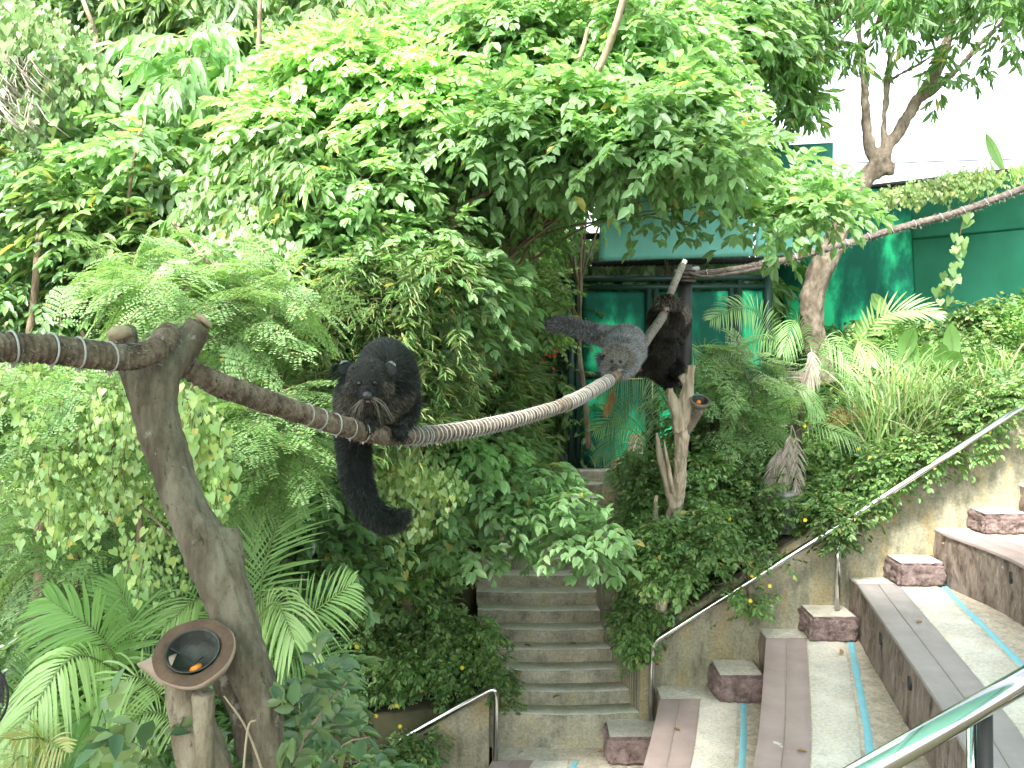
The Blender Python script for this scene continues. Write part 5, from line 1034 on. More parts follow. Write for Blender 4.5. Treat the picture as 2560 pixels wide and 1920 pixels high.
# left slope, back to front
plants = [
 ('evergreen_tree', 'tall dark glossy tree filling the upper left corner', 'glossy', 'glossy', [(-60, -60), (420, -60), (450, 300), (300, 480), (-60, 420)], 9.2, 11.5, 80, .42, 22, 1.05),
 ('evergreen_tree', 'tree with long hanging narrow leaves at top, left of the sunlit bough', 'droop', 'mid', [(330, -60), (1000, -60), (1000, 140), (750, 130), (560, 300), (560, 460), (400, 420)], 9.0, 11.0, 74, .40, 18, .95),
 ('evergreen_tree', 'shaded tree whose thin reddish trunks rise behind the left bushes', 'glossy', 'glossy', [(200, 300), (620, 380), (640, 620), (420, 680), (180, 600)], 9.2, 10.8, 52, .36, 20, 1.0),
 ('shrub', 'round bush of blue-green paired leaves at left edge above the near rope', 'glossy', 'glossy', [(-60, 380), (260, 430), (300, 640), (230, 780), (-60, 790)], 7.4, 9.0, 60, .32, 20, .95),
 ('shrub', 'bush with large shiny drooping leaves in the middle of the left slope', 'glossy', 'mid', [(230, 520), (560, 500), (700, 600), (620, 760), (420, 800), (260, 720)], 7.2, 8.6, 52, .30, 20, .95),
 ('sapling', 'sapling with a rosette of big bright drooping leaves near the top left', 'droop', 'bright', [(370, 130), (520, 60), (640, 150), (560, 240), (430, 220)], 7.8, 8.4, 9, .22, 8, 1.1),
 ('sapling', 'slim sapling with light fresh leaves beside the dark glossy bush', 'pinnate', 'bright', [(230, 320), (460, 300), (480, 400), (350, 470), (240, 440)], 7.3, 8.0, 12, .22, 9, .95),
 ('shrub', 'heap of light creeping vine leaves in the upper left edge', 'heart', 'mid', [(-60, -30), (100, 20), (260, 170), (260, 330), (120, 330), (30, 120), (-60, 120)], 7.6, 8.6, 46, .26, 14, .85),
 ('climbing_vine', 'heart-leaved yellow-green vine tumbling below the sunlit bough', 'heart', 'sunny', [(430, 470), (540, 440), (620, 480), (680, 620), (640, 720), (520, 640), (450, 560)], 6.6, 7.4, 34, .18, 11, .72),
 ('shrub', 'mixed dense shrub between vine and pale stems, left of the bamboo', 'pinnate', 'bright', [(560, 400), (800, 440), (980, 420), (1050, 560), (1000, 640), (850, 700), (660, 640)], 6.9, 8.2, 74, .26, 18, .8),
 ('shrub', 'tall loose shrub of long drooping leaves behind the feathery shrub, under the sunlit bough', 'droop', 'mid', [(480, 400), (760, 380), (1040, 420), (1060, 560), (900, 660), (700, 640), (540, 560)], 6.7, 7.8, 44, .22, 12, .7),
 ('shrub', 'loose leafy sprays between the large dark animal and the pale stems', 'pinnate', 'bright', [(860, 560), (1120, 560), (1200, 700), (1150, 800), (1060, 760), (950, 700)], 6.7, 7.6, 30, .20, 11, .75),
 ('bamboo', 'fine-leaved bamboo thicket left of and behind the large dark animal', 'bamboo', 'bamboo', [(740, 640), (950, 620), (1120, 660), (1150, 900), (1130, 1060), (900, 1080), (760, 1060), (700, 900), (680, 740)], 6.6, 8.4, 190, .22, 34, .72),
 ('bamboo', 'bamboo foliage between the hanging boughs and the dark gate frame', 'bamboo', 'bamboo', [(1120, 880), (1230, 880), (1260, 900), (1270, 1000), (1260, 1070), (1200, 1070), (1120, 1020)], 8.6, 10.5, 70, .28, 26, 1.0),
 ('shrub', 'vines and leaves clinging to the dark pipe frame left of the gate', 'small', 'back', [(1290, 600), (1380, 610), (1390, 860), (1330, 880), (1280, 800)], 11.0, 12.8, 44, .2, 14, 1.3),
 ('fern_tree', 'pale feathery shrub rising above the fork of the near trunk', 'feather', 'feather', [(330, 640), (480, 630), (620, 650), (760, 720), (720, 800), (600, 860), (480, 830), (400, 760), (290, 720)], 5.3, 6.2, 34, .20, 7, 1.0),
 ('fern_tree', 'pale feathery shrub below the rope at the left edge', 'feather', 'feather', [(-40, 830), (200, 880), (300, 960), (320, 1120), (180, 1180), (-40, 1160)], 4.9, 5.8, 36, .20, 7, .95),
 ('fern_tree', 'feathery shrub right of the near trunk under the rope', 'feather', 'feather', [(450, 960), (640, 990), (760, 1080), (740, 1200), (600, 1240), (500, 1230), (440, 1080)], 5.2, 6.2, 36, .20, 7, 1.0),
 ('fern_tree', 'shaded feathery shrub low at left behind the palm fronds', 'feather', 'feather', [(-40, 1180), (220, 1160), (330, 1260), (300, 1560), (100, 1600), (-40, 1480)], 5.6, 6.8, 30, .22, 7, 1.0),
 ('climbing_vine', 'curtain of heart-shaped leaves hanging left of the near trunk below the rope', 'heart', 'heart', [(60, 930), (330, 960), (360, 1060), (420, 1180), (470, 1330), (380, 1400), (250, 1330), (120, 1290), (40, 1150)], 4.6, 5.4, 42, .17, 8, .52),
 ('climbing_vine', 'string of heart-shaped leaves hanging right of the near trunk', 'heart', 'heart', [(440, 950), (500, 950), (500, 1080), (560, 1180), (540, 1260), (480, 1150)], 4.4, 4.9, 20, .07, 7, .62),
 ('climbing_vine', 'lime heart-leaved vine mound beneath the dark hanging tail', 'heart', 'heart', [(930, 1100), (1060, 1090), (1120, 1200), (1060, 1300), (1000, 1380), (900, 1330), (840, 1220)], 7.0, 7.8, 44, .16, 10, .72),
 ('shrub', 'dark undergrowth shrub left of the hanging tail', 'oval', 'glossy', [(620, 1240), (840, 1180), (900, 1340), (860, 1460), (680, 1480), (600, 1380)], 6.6, 7.8, 46, .24, 13, .75),
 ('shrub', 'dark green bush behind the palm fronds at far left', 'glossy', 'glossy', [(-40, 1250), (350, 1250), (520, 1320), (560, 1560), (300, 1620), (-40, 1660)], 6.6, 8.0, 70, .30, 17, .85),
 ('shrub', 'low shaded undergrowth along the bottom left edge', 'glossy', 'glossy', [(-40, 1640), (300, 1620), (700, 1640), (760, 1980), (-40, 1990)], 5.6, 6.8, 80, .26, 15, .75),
 ('hanging_bush', 'dense small-leaved bush with yellow flowers spilling along left side of the steps', 'small', 'wed', [(640, 1470), (860, 1400), (1100, 1380), (1130, 1460), (1140, 1560), (1180, 1690), (1150, 1740), (1060, 1740), (900, 1860), (680, 1860), (620, 1640)], 9.98, 10.7, 290, .20, 24, .98),
 ('hanging_bush', 'small-leaved bush draped over the short bent handrail', 'small', 'wed', [(830, 1960), (960, 1890), (1080, 1830), (1110, 1850), (1060, 1900), (960, 1960)], 9.4, 9.6, 26, .08, 14, .95),
 ('shrub', 'slender creeper-covered shrub over a mossy stub left of the steps', 'small', 'wed', [(840, 1280), (1000, 1260), (1060, 1400), (1000, 1480), (860, 1460)], 8.2, 9.0, 60, .20, 20, 1.1),
]
for (nm, lab, kind, m, poly, d0, d1, K, r, n, size) in plants:
    cat = {'evergreen_tree': 'tree', 'fern_tree': 'shrub', 'climbing_vine': 'vine', 'hanging_bush': 'bush'}.get(nm, nm)
    ys_ = [p[1] for p in poly]; xs_ = [p[0] for p in poly]; dd = (d0 + d1) / 2
    root = P(sum(xs_) / len(xs_), min(max(ys_) + 60, 2100), d1 + .1)
    gr = float(gz(root.x, root.y)); root.z = min(root.z, max(gr, root.z - 1.5)) if root.z > gr else root.z
    if 'ever' not in nm: root = P(sum(xs_) / len(xs_), sum(ys_) / len(ys_) + (max(ys_) - min(ys_)) * .25, d1 + .05)
    A(nm, lab, kind, m, poly, d0, d1, K, r, n, size, cat, root=root, nlimb=(9 if 'ever' in nm else 6), group=G1, r0=.04 if 'ever' in nm else .014)
# slim trunks in the left forest
tr = [([(215, 20, 8.6, 7), (240, 90, 8.6, 7), (250, 180, 8.6, 6), (232, 290, 8.6, 8), (205, 370, 8.6, 9), (170, 470, 8.6, 9), (150, 540, 8.6, 9)], 'thin crooked reddish trunk through the upper left leaves'),
      ([(650, -40, 8.9, 7), (648, 80, 8.9, 7), (640, 180, 8.9, 8)], 'thin straight dark trunk at top left of centre'), ([(452, 190, 8.9, 6), (460, 300, 8.9, 7), (455, 400, 8.9, 6)], 'thin dark stem under the big drooping leaves'),
      ([(345, 350, 7.2, 5), (330, 430, 7.2, 6), (318, 530, 7.2, 5)], 'reddish sapling stem in the left slope'), ([(95, 620, 7.2, 11), (85, 760, 7.2, 12), (70, 850, 7.2, 12)], 'dark trunk behind the left part of the rope'),
      ([(350, 1280, 5.5, 10), (345, 1380, 5.5, 10), (310, 1440, 5.5, 12), (290, 1540, 5.5, 12)], 'crooked brown liana stem left of the near trunk'), ([(110, 1280, 6.1, 26), (105, 1420, 6.1, 24), (95, 1560, 6.1, 20)], 'rough dark tree trunk low at the left edge'),
      ([(195, 1330, 6.0, 7), (192, 1450, 6.0, 8), (188, 1530, 6.0, 8)], 'thin dark stem between palms at lower left'), ([(1010, 1300, 9.6, 18), (1018, 1390, 9.65, 22), (1015, 1460, 9.9, 22), (1020, 1540, 10.4, 22), (1024, 1640, 10.6, 22)], 'mossy broken stub left of the steps'),
      ([(820, 500, 7.6, 6), (860, 560, 7.6, 6), (900, 620, 7.6, 5)], 'short slanting bare branch left of centre'), ([(480, 610, 6.4, 6), (560, 700, 6.4, 7), (640, 780, 6.4, 6)], 'slanting thin branch behind the feathery shrub'),
      ([(60, 330, 8.0, 4), (30, 290, 8.0, 4), (-10, 250, 8.0, 4)], 'thin grey vine loop at left edge')]
for pts, lab in tr:
    e0, e1, f0, f1 = pts[0], pts[1], pts[-1], pts[-2]; k0 = 90 / math.hypot(e0[0] - e1[0], e0[1] - e1[1]); k1 = 90 / math.hypot(f0[0] - f1[0], f0[1] - f1[1])
    pts = [(e0[0] + (e0[0] - e1[0]) * k0, e0[1] + (e0[1] - e1[1]) * k0, e0[2] + .8, e0[3] * .8)] + list(pts) + [(f0[0] + (f0[0] - f1[0]) * k1, f0[1] + (f0[1] - f1[1]) * k1, f0[2] + .8, f0[3])]
    mb = MB(); px_tube(mb, [(a, b_, c - .05, max(h * .8, 3)) for a, b_, c, h in pts], 7); o = mb.build('tree_trunk', M['bark'], None, True); tag(o, lab, 'tree trunk', 'slim trunks and stems in the thicket')
# dry twigs tangle at left
mb = MB()
for k in range(90):
    x, y = random.uniform(-20, 90), random.uniform(120, 300); d = random.uniform(7.2, 7.7); a = random.uniform(-.6, 1.2); l = random.uniform(30, 90)
    mb.tube([P(x, y, d), P(x + l * math.sin(a) * .5, y + l * .5, d - .05), P(x + l * math.sin(a + .6), y + l, d)], .004, 4)
o = mb.build('dry_vines', M['dead']); tag(o, 'tangle of leafless grey-brown vine stems at the upper left edge', 'dry vines')
# trees beyond gate and fence
for (nm, lab, kind, m, poly, d0, d1, K, r, n, size) in [
 ('broadleaf_tree', 'leafy tree behind the central crown, top centre of the view', 'pinnate', 'bright', [(1000, -80), (1900, -80), (1900, 120), (1700, 300), (1500, 240), (1300, 300), (1000, 200)], 10.5, 13, 90, .46, 20, 1.1),
 ('broadleaf_tree', 'green tree seen behind the pale twin stems above the gate frame', 'glossy', 'back', [(1120, 300), (1330, 300), (1340, 560), (1250, 700), (1100, 760)], 12, 14, 50, .5, 20, 1.1),
 ('broadleaf_tree', 'background tree behind the boards left of the leaning trunk', 'glossy', 'back', [(1480, 240), (1760, 260), (1880, 380), (1880, 480), (1500, 500)], 12.5, 14.5, 46, .40, 16, 1.1),
 ('shrub', 'palm-like bushes seen through the chain-link above the gate', 'droop', 'back', [(1350, 600), (1500, 620), (1920, 600), (1930, 720), (1350, 760)], 14.6, 15.6, 46, .34, 14, 1.5),
 ('shrub', 'dim greenery behind the left gate frame', 'glossy', 'mid', [(1260, 700), (1440, 700), (1450, 1100), (1280, 1120)], 13.8, 15, 50, .40, 18, 1.2)]:
    A(nm, lab, kind, m, poly, d0, d1, K, r, n, size, 'tree' if 'tree' in nm else 'shrub', nlimb=12, group=G2, root=P(sum(p[0] for p in poly) / len(poly), 1120, d1 + .2), r0=.03)
# right leaning forked tree
t = thing('mango_tree', 'leaning flaky-barked tree forking into three limbs against the white sky', 'tree', P(2045, 900, 13)); mb = MB(); d = 13
px_tube(mb, [(2060, 960, d, 36), (2043, 880, d, 33), (2028, 800, d, 34), (2036, 718, d, 37), (2068, 640, d, 34), (2100, 570, d, 31), (2120, 520, d, 29), (2155, 462, d, 27), (2192, 420, d, 29), (2205, 395, d, 30)], 14, 5, .88)
px_tube(mb, [(2200, 400, d, 27), (2180, 375, d, 19), (2165, 300, d, 14), (2160, 200, d, 13), (2152, 120, d, 11), (2140, 20, d, 9), (2120, -60, d, 8)], 10, 5, .85)
px_tube(mb, [(2208, 395, d, 14), (2208, 340, d, 8), (2212, 270, d, 8), (2220, 190, d, 8), (2222, 120, d, 7), (2215, 40, d, 6), (2210, -40, d, 5)], 9); px_tube(mb, [(2222, 205, d, 6), (2260, 180, d, 6), (2305, 155, d, 5), (2360, 120, d, 4)], 8)
px_tube(mb, [(2210, 395, d, 22), (2228, 360, d, 18), (2260, 305, d, 18), (2300, 240, d, 18), (2342, 180, d, 17), (2370, 90, d, 14), (2390, 0, d, 12), (2400, -80, d, 10)], 12, 5, .85); px_tube(mb, [(2305, 250, d, 10), (2350, 215, d, 8), (2400, 165, d, 7), (2470, 90, d, 6), (2530, 30, d, 5)], 8)
ell(mb, P(2224, 420, d - .03), (.075, .09, .10)); ell(mb, P(2182, 420, d - .03), (.07, .08, .08))
sculpt('trunk', mb, 'barkflaky', .018, 3, .03, 5, t, .6, fine=.018, fscale=14, fstretch=.5)
f = Fol(); C = region([(1750, -80), (2640, -80), (2640, 30), (2560, 70), (2470, 30), (2400, 0), (2330, 30), (2120, 0), (2000, 50), (1850, 90)], 11.5, 14, 66); clumps(f, 'lance', C, .34, 16, 1.0, 0, .8, .1)
C3 = region([(1840, 60), (2000, 60), (2060, 100), (2040, 170), (2010, 220), (1990, 270), (1960, 270), (1900, 190)], 12, 13.4, 34); clumps(f, 'lance', C3, .16, 11, 1.0, 0, 1.2, .0)
C4 = Pn([2010, 2030, 1995, 2130, 2250, 2280, 2330, 2400, 2440, 2350, 2115, 2210, 2500, 2550, 2300], [280, 240, 300, 110, 120, 90, 180, 110, 170, 230, 140, 60, 90, 100, 60], [12.6] * 15); clumps(f, 'lance', C4, .10, 6, 1.0, 0, 1, 0)
f.build('crown', [M['mango'], M['twig']], t); limbs(P(2200, 60, 13), np.vstack([C[::5], C3[::5]]), .05, parent=t, name='limbs', trunk_top=P(2200, -60, 13))
f = Fol(); C = Pn([2010, 2022], [270, 300], [12.6] * 2); clumps(f, 'lance', C, .05, 1, 1.0, 0, 1, 0); f.build('dry_leaves', [M['brownleaf'], M['twig']], t)
# hillside behind everything on the left: uncountable leafage
def scatter(name, label, m, kind, xr, yr, n, size, cond=None, up=1.0, hz=.3, cat='foliage', up2=.4, m2='twig'):
    x = rng.uniform(*xr, n); y = rng.uniform(*yr, n)
    if cond is not None: k = cond(x, y); x, y = x[k], y[k]
    z = gz(x, y) + rng.uniform(0, hz, len(x)); p = np.stack([x, y, z], -1); a = jit(len(p), .6); a[:, 2] = np.abs(a[:, 2]) + up2; a[:, 1] -= .3
    f = Fol(); sprays(f, kind, p, a, size, stems=False); return tag(f.build(name, [M[m], M[m2]]), label, cat, kind='stuff')
scatter('hillside_foliage', 'distant mass of leaves covering the rising slope behind the left trees', 'back', 'glossy', (-13, .2), (10.4, 24), 15000, 2.0, lambda x, y: (x > -.62 * y) & (x < np.where(y < 14.5, -.8, .03 * y)), hz=1.6)
scatter('ground_cover', 'creeping small-leaved ground cover over the right bank behind the wall', 'wed', 'small', (1.5, 8.5), (10.15, 15.3), 11000, 1.15, lambda x, y: (x < .58 * y) & ((x > 2.0) | (y < 13.2)), hz=.35)
scatter('undergrowth', 'low dark ground plants under the left shrubs', 'glossy', 'glossy', (-7, -.5), (4.5, 11), 4200, 1.0, lambda x, y: (x > -.62 * y) & ~((y < 10.2) & (x > -2.9) & (y > 8.5)) & ~((y < 9.8) & (x > -2.9)), hz=.5)
# creeper spilling over the wall top, right bank bushes
for lab, poly, d0, d1, K, r, n, size in [
 ('large mound of small-leaved creeper with yellow flowers above the handrail start', [(1600, 1230), (1740, 1130), (1900, 1200), (1990, 1290), (1880, 1370), (1740, 1440), (1620, 1540), (1570, 1500)], 9.95, 10.9, 130, .17, 24, 1.0),
 ('creeper tumbling down the corner between steps and the stained wall', [(1560, 1540), (1620, 1500), (1650, 1530), (1610, 1600), (1595, 1680), (1570, 1660), (1565, 1600)], 9.95, 10.2, 36, .08, 18, 1.0),
 ('creeper tuft spilling through the handrail at its second post', [(2060, 1290), (2200, 1230), (2190, 1290), (2120, 1360), (2090, 1390), (2060, 1350)], 9.55, 9.95, 24, .09, 14, .95),
 ('thin creeper straggling over the left ends of the steps', [(1175, 1540), (1215, 1540), (1260, 1680), (1290, 1760), (1235, 1770), (1200, 1680)], 9.8, 10.2, 26, .07, 11, .95),
 ('creeper fringe hanging over the wall below the mound', [(1740, 1420), (1880, 1350), (1960, 1400), (1900, 1480), (1880, 1540), (1830, 1500)], 9.7, 9.95, 16, .09, 10, .9),
 ('leafy creeper mass along the upper handrail at the right edge', [(2000, 1280), (2250, 1120), (2560, 940), (2600, 1060), (2450, 1130), (2280, 1200), (2150, 1260)], 9.75, 10.6, 130, .17, 22, 1.0),
 ('bank of creeper behind the plant pot', [(1740, 1130), (2000, 1150), (2260, 1060), (2250, 1180), (2050, 1290), (1900, 1230)], 10.6, 11.4, 70, .2, 20, 1.1),
 ('bright low herbs below the green fence at right edge', [(2280, 850), (2600, 830), (2600, 1000), (2400, 1050), (2280, 960)], 12.2, 13.4, 80, .24, 18, 1.3),
 ('leafy green shrub hiding the lower half of the pale forked stump', [(1600, 1300), (1690, 1330), (1790, 1280), (1800, 1370), (1720, 1430), (1640, 1460), (1590, 1400)], 9.1, 9.5, 56, .14, 20, 1.0),
 ('leafy creeper around the base of the pale stump', [(1570, 1150), (1640, 1180), (1740, 1180), (1720, 1320), (1600, 1360), (1560, 1280)], 10.2, 11.0, 60, .17, 20, 1.0)]:
    A('creeper', lab, 'small', 'wed', poly, d0, d1, K, r, n, size, 'creeper', group='creepers on the right bank', nlimb=6, r0=.012, root=P(sum(p[0] for p in poly) / len(poly), sum(p[1] for p in poly) / len(poly) + 30, d1 + .1))
A('fern_tree', 'feathery dark shrub between the stump cup and the palms', 'feather', 'feather', [(1720, 900), (1850, 880), (1930, 960), (1960, 1060), (1850, 1120), (1740, 1090), (1720, 1000)], 10.5, 11.4, 22, .2, 9, 1.35, 'shrub', root=P(1830, 1300, 11.2))
A('shrub', 'dark shaded shrub beneath the feathery one on the right bank', 'glossy', 'glossy', [(1720, 1040), (1960, 1040), (1960, 1150), (1760, 1190)], 11.2, 12.2, 30, .26, 14, .9, 'shrub', root=P(1830, 1300, 12.2))
A('shrub', 'small weed against the green fence right of the hanging vine', 'small', 'wed', [(2400, 760), (2460, 750), (2480, 830), (2410, 840)], 12.9, 13.1, 12, .14, 10, 1.5, 'weed')
# vine over the fence top
A('climbing_vine', 'creeper with heart-shaped leaves running along the fence top', 'heart', 'heart', [(2180, 482), (2300, 452), (2440, 425), (2600, 405), (2600, 418), (2440, 440), (2300, 474), (2190, 500)], 12.9, 13.2, 66, .09, 5, .68, 'vine', root=P(2560, 440, 13.2), top=P(2300, 470, 13.1), nlimb=3, r0=.008)
t = thing('climbing_vine', 'single string of large heart leaves hanging down the green fence', 'vine', P(2440, 480, 12.8)); f = Fol()
pp = crom([P(2440, 470, 12.9), P(2405, 560, 12.9), P(2395, 640, 12.9), P(2370, 700, 12.85), (P(2345, 740, 12.85)), P(2340, 800, 12.85)], 8); n = 46; i = rng.integers(0, len(pp), n); pos = pp[i] + jit(n, .05); dd = jit(n, .3) + np.array([0, 0, -1.]); nn = jit(n, .3) + np.array([0, -1, .3])
f.leaves(T_HEART, pos, dd, nn, .13 * rng.uniform(.6, 1.2, n), .11, 0); f.ribbons(pp[None], .006, 1); f.build('leaves', [M['mid'], M['twig']], t)
# grass clump and broad-leaved plants at right
def blades(t, poly, d0, d1, n, L, W, m, bend=.5, name='blades'):
    b0 = region(poly, d0, d1, n); K = 6; u = np.linspace(0, 1, K); dirn = jit(n, .35); dirn[:, 2] = 1; l = L * rng.uniform(.5, 1.2, n); bd = jit(n, 1); bd[:, 2] = 0; bd = unit(bd) * (bend * rng.uniform(.3, 1.3, n))[:, None]
    q = b0[:, None] + unit(dirn)[:, None] * (u[None, :, None] * l[:, None, None]) + bd[:, None] * ((u ** 2.2)[None, :, None] * l[:, None, None]); q[..., 2] -= (u ** 3)[None] * l[:, None] * bend * .7
    s = unit(np.cross(bd + jit(n, .4), np.array([0, 0, 1.])))[:, None] * (W * np.array([.6, 1, 1, .8, .5, .05]))[None, :, None]; V = np.stack([q - s, q + s], 2).reshape(-1, 3)
    i = (np.arange(n)[:, None] * K * 2 + np.arange(K - 1)[None] * 2).ravel(); f = Fol(); f.add(V, {4: np.stack([i, i + 1, i + 3, i + 2], -1)}, 0); return f.build(name, [M[m]], t)
t = thing('tall_grass', 'clump of tall arching grass with straw-coloured tips right of the palms', 'grass clump', P(2260, 1120, 11)); blades(t, [(2140, 1020), (2330, 1000), (2420, 1060), (2320, 1190), (2180, 1200)], 10.1, 10.9, 620, .95, .0095, 'grass')
t = thing('tall_grass', 'band of fresh green grass among creepers near the right edge', 'grass clump', P(2440, 1080, 11.2)); blades(t, [(2360, 980), (2540, 920), (2560, 1020), (2400, 1100)], 10.4, 11.4, 380, .6, .008, 'grass')
t = thing('tall_grass', 'thin grass tuft growing behind the upper handrail', 'grass clump', P(2200, 1250, 10.3)); blades(t, [(2170, 1180), (2300, 1130), (2330, 1180), (2200, 1260)], 10.1, 10.5, 110, .5, .007, 'grass')
def broad(name, lab, spec, root, cat='plant'):
    t = thing(name, lab, cat, P(*root), 'broad-leaved plants below the green fence')
    for (a, b_, w_) in spec:
        pa, pb = P(*a), P(*b_); ax = pb - pa; n = 9; f = Fol(); u = np.linspace(0, 1, n); q = np.array([tuple(pa.lerp(pb, x)) for x in u]); q[:, 1] += np.sin(u * 3.14) * .04; sdv = np.array(ax.cross(Vector((0, -.9, .3))).normalized()); wv = w_ * np.sin(np.pi * np.clip(u, .04, .985)) ** .6
        nn = np.array([0, -.7, .5]); V = np.stack([q - sdv * wv[:, None] + nn * .25 * wv[:, None], q, q + sdv * wv[:, None] + nn * .25 * wv[:, None]], 1).reshape(-1, 3); i = np.arange(n - 1) * 3
        f.add(V, {4: np.concatenate([np.stack([i, i + 1, i + 4, i + 3], -1), np.stack([i + 1, i + 2, i + 5, i + 4], -1)])}, 0); f.ribbons(np.array([tuple(P(*root)), tuple(pa), tuple(pb)])[None], .008, 1); f.build('leaf', [M['canna'], M['stem']], t)
broad('broad_leaf_plant', 'upright canna-like plant with wide light leaves in front of the fence', [((2255, 900, 11.2), (2285, 820, 11.1), .10), ((2290, 930, 11.2), (2270, 830, 11.2), .09), ((2330, 920, 11.2), (2310, 860, 11.1), .09), ((2160, 850, 12.2), (2150, 800, 12.2), .08), ((2220, 790, 12.3), (2180, 735, 12.3), .09)], (2270, 1040, 12.1))
broad('broad_leaf_plant', 'broad paddle-leaved plant right of the tall grass', [((2385, 910, 11.2), (2378, 810, 11.2), .10), ((2360, 930, 11.2), (2350, 860, 11.1), .11), ((2370, 920, 11.1), (2395, 880, 11.0), .12), ((2430, 960, 11.1), (2475, 890, 11.0), .10), ((2440, 1000, 11.8), (2510, 950, 11.6), .08), ((2380, 1000, 11.8), (2340, 950, 11.7), .1)], (2385, 1080, 12))
broad('broad_leaf_plant', 'single pale banana leaf tip poking above the fence into the sky', [((2510, 430, 15), (2465, 335, 15), .09)], (2520, 700, 15.2))
# foreground leafy plant, out of focus
t = thing('foreground_plant', 'near out-of-focus plant with pointed grey-green leaves at the bottom, right of the trunk', 'plant', P(800, 2200, 2.9)); f = Fol()
C = region([(660, 1720), (760, 1640), (900, 1720), (950, 1850), (900, 1980), (700, 1980)], 2.7, 3.3, 34); sprays(f, 'oval', C, jit(34, .6) + np.array([.2, 0, .35]), .50); 
C5 = region([(235, 1830), (330, 1760), (450, 1840), (470, 1990), (240, 1990)], 2.7, 3.0, 14); sprays(f, 'oval', C5, jit(14, .6) + np.array([-.2, 0, .35]), .55); f.build('leaves', [M['near'], M['twig']], t)
mb = MB()
for a in ([(690, 2100, 3.0, 5), (760, 1850, 2.95, 4), (880, 1690, 2.95, 2)], [(700, 2100, 3.0, 5), (840, 1880, 2.95, 3), (930, 1840, 2.95, 2)], [(680, 2000, 2.75, 3), (620, 1830, 2.72, 3), (560, 1740, 2.7, 2)], [(600, 2050, 2.72, 3), (618, 1830, 2.7, 3), (640, 1800, 2.7, 2)]): px_tube(mb, a, 6)
mb.build('stem', M['barklight'], t, True)
# plant pot
t = thing('plant_pot', 'dark blue-grey plant pot half hidden in creeper under the dead fronds', 'plant pot', P(1965, 1300, 10.35))
MB().tube([P(1965, 1330, 10.35), P(1965, 1250, 10.35), P(1965, 1236, 10.35), P(1965, 1228, 10.35)], [.13, .155, .16, .175], 20).build('pot', M['wire'], t, True)
# yellow and red flowers
for i, (x, y, h, lab) in enumerate([(2342, 1452, 2.57, 'dry leaves caught at the foot of the block on the grey boarded row'), (2105, 1640, 3.11, 'small brown leaf on the white slab by the blue strip'), (1700, 1830, 3.72, 'dead leaf on the second seat row white slab'), (2290, 1560, 2.57, 'curled leaf in the gutter beside the blue strip'), (1990, 1880, 3.11, 'brown leaf lying on the centre row boards')]):
    q = PH(x, y, h); f = Fol(); f.leaves(T_LEAF, np.array([[q[0], q[1], CZ - h + .012]]), np.array([[random.uniform(-1, 1), random.uniform(-1, 1), .1]]), np.array([[.1, .1, 1.]]), .085, .04); tag(f.build('fallen_leaf', [M['brownleaf']]), lab, 'leaf', 'fallen leaves on the seats')
M['yellow'] = noise_mat('yellow_petal', [(.3, (.75, .55, .02)), (.7, (.85, .65, .03))], 9, rough=.6, bump=0)
M['redpetal'] = noise_mat('red_petal', [(.3, (.55, .03, .01)), (.7, (.65, .06, .02))], 9, rough=.6, bump=0)
def flower_mesh(m, r=.022):
    mb = MB()
    for k in range(6):
        a = k * 1.047; mb.add([(0, 0, 0), (math.cos(a - .4) * r * .7, -.004, math.sin(a - .4) * r * .7), (math.cos(a) * r, -.002, math.sin(a) * r), (math.cos(a + .4) * r * .7, -.004, math.sin(a + .4) * r * .7)], [[0, 1, 2, 3]])
    o = mb.build('flower', m); return o
fl0 = flower_mesh(M['yellow']); first = True
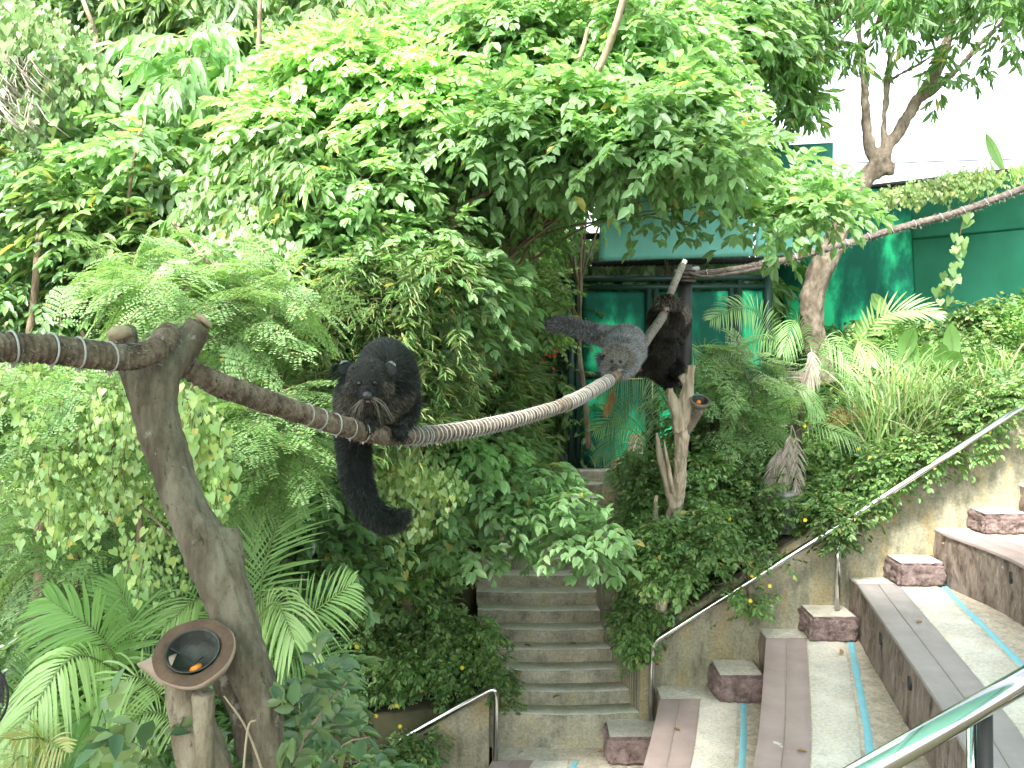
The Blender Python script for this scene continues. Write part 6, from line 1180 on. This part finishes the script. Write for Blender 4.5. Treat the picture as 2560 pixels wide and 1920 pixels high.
FL = {(1880, 1440): 'yellow flower just above the handrail, left of its second post', (2013, 1300): 'yellow flower at the top of the creeper mound near the handrail', (1742, 1393): 'yellow flower on the mound right of the pale stump foot', (1875, 1405): 'yellow flower in the creeper a little above the middle of the handrail', (1925, 1465): 'yellow flower hanging below the handrail over the stained wall',
 (1876, 1502): 'lowest yellow flower against the stained wall under the rail', (892, 1617): 'yellow flower in the bush beside the near out-of-focus leaves', (940, 1790): 'yellow flower just above the short bent handrail', (1000, 1816): 'yellow flower touching the short bent handrail', (1688, 1425): 'yellow flower at the left end of the creeper mound by the stump',
 (2146, 1122): 'yellow flower at the foot of the tall grass clump', (2248, 1131): 'yellow flower in the grass right of the tall clump foot', (2475, 1080): 'yellow flower beside the handrail near the right edge', (2012, 1065): 'yellow flower beside the hanging dead fronds', (1156, 1670): 'yellow flower in the hedge beside the middle steps',
 (992, 1765): 'yellow flower in the hedge a hand above the bent handrail', (1824, 1297): 'yellow flower high on the creeper mound under the plant pot', (1810, 1400): 'yellow flower in the middle of the creeper mound'}
for (x, y, d) in [(1880, 1440, 9.7), (2013, 1300, 9.9), (1742, 1393, 10), (1875, 1405, 9.95), (1925, 1465, 9.65), (1876, 1502, 9.65), (892, 1617, 8.9), (940, 1790, 9.1), (1000, 1816, 9.2), (1688, 1425, 10.0), (2146, 1122, 10.4), (2248, 1131, 10.2), (2475, 1080, 9.9), (2012, 1065, 10.5), (1156, 1670, 9.2), (992, 1765, 9.1), (1824, 1297, 10.1), (1810, 1400, 9.8)]:
    o = fl0 if first else fl0.copy()
    if not first: sc.collection.objects.link(o)
    first = False; o.location = P(x, y, d - .22); o.rotation_euler = (random.uniform(-.6, .3), 0, random.uniform(-.5, .5)); tag(o, FL[(x, y)], 'flower', 'yellow flowers in the creeper')
f = Fol(); n = 9; c = Pn(rng.uniform(1355, 1400, n), rng.uniform(875, 925, n), np.full(n, 10.9)); f.leaves(T_LEAF, c, jit(n, 1) - np.array([0, 0, .5]), jit(n, .5) + np.array([0, -1, 0]), .06, .022); o = f.build('red_flowers', [M['redpetal']]); tag(o, 'small red blossoms on the thicket left of the gate', 'flowers')
# fallen leaves on the steps
lf = Fol()
for i, (x, y, h) in enumerate([(1392, 1552, 3.43), (1308, 1614, 3.57), (1400, 1741, 3.85), (1300, 1792, 3.99), (1492, 1882, 4.29), (1310, 1880, 4.29), (1440, 1612, 3.57)]):
    q = PH(x, y, h); f = Fol(); f.leaves(T_LEAF, np.array([[q[0], q[1], CZ - h + .01]]), np.array([[random.uniform(-1, 1), random.uniform(-1, 1), .05]]), np.array([[0, 0, 1.]]), .10, .05)
    tag(f.build('fallen_leaf', [M['dead'] if i % 2 else M['brownleaf']]), ['dry leaf on a middle step towards its right end', 'dry leaf on a middle step left of centre', 'brown leaf on the second lowest step', 'pale leaf on the lowest step at its left end', 'brown leaf on the floor beside the lowest block', 'pale curled leaf on the floor by the bent rail post', 'yellowish leaf at the middle of a step'][i], 'leaf', 'fallen leaves on the steps')
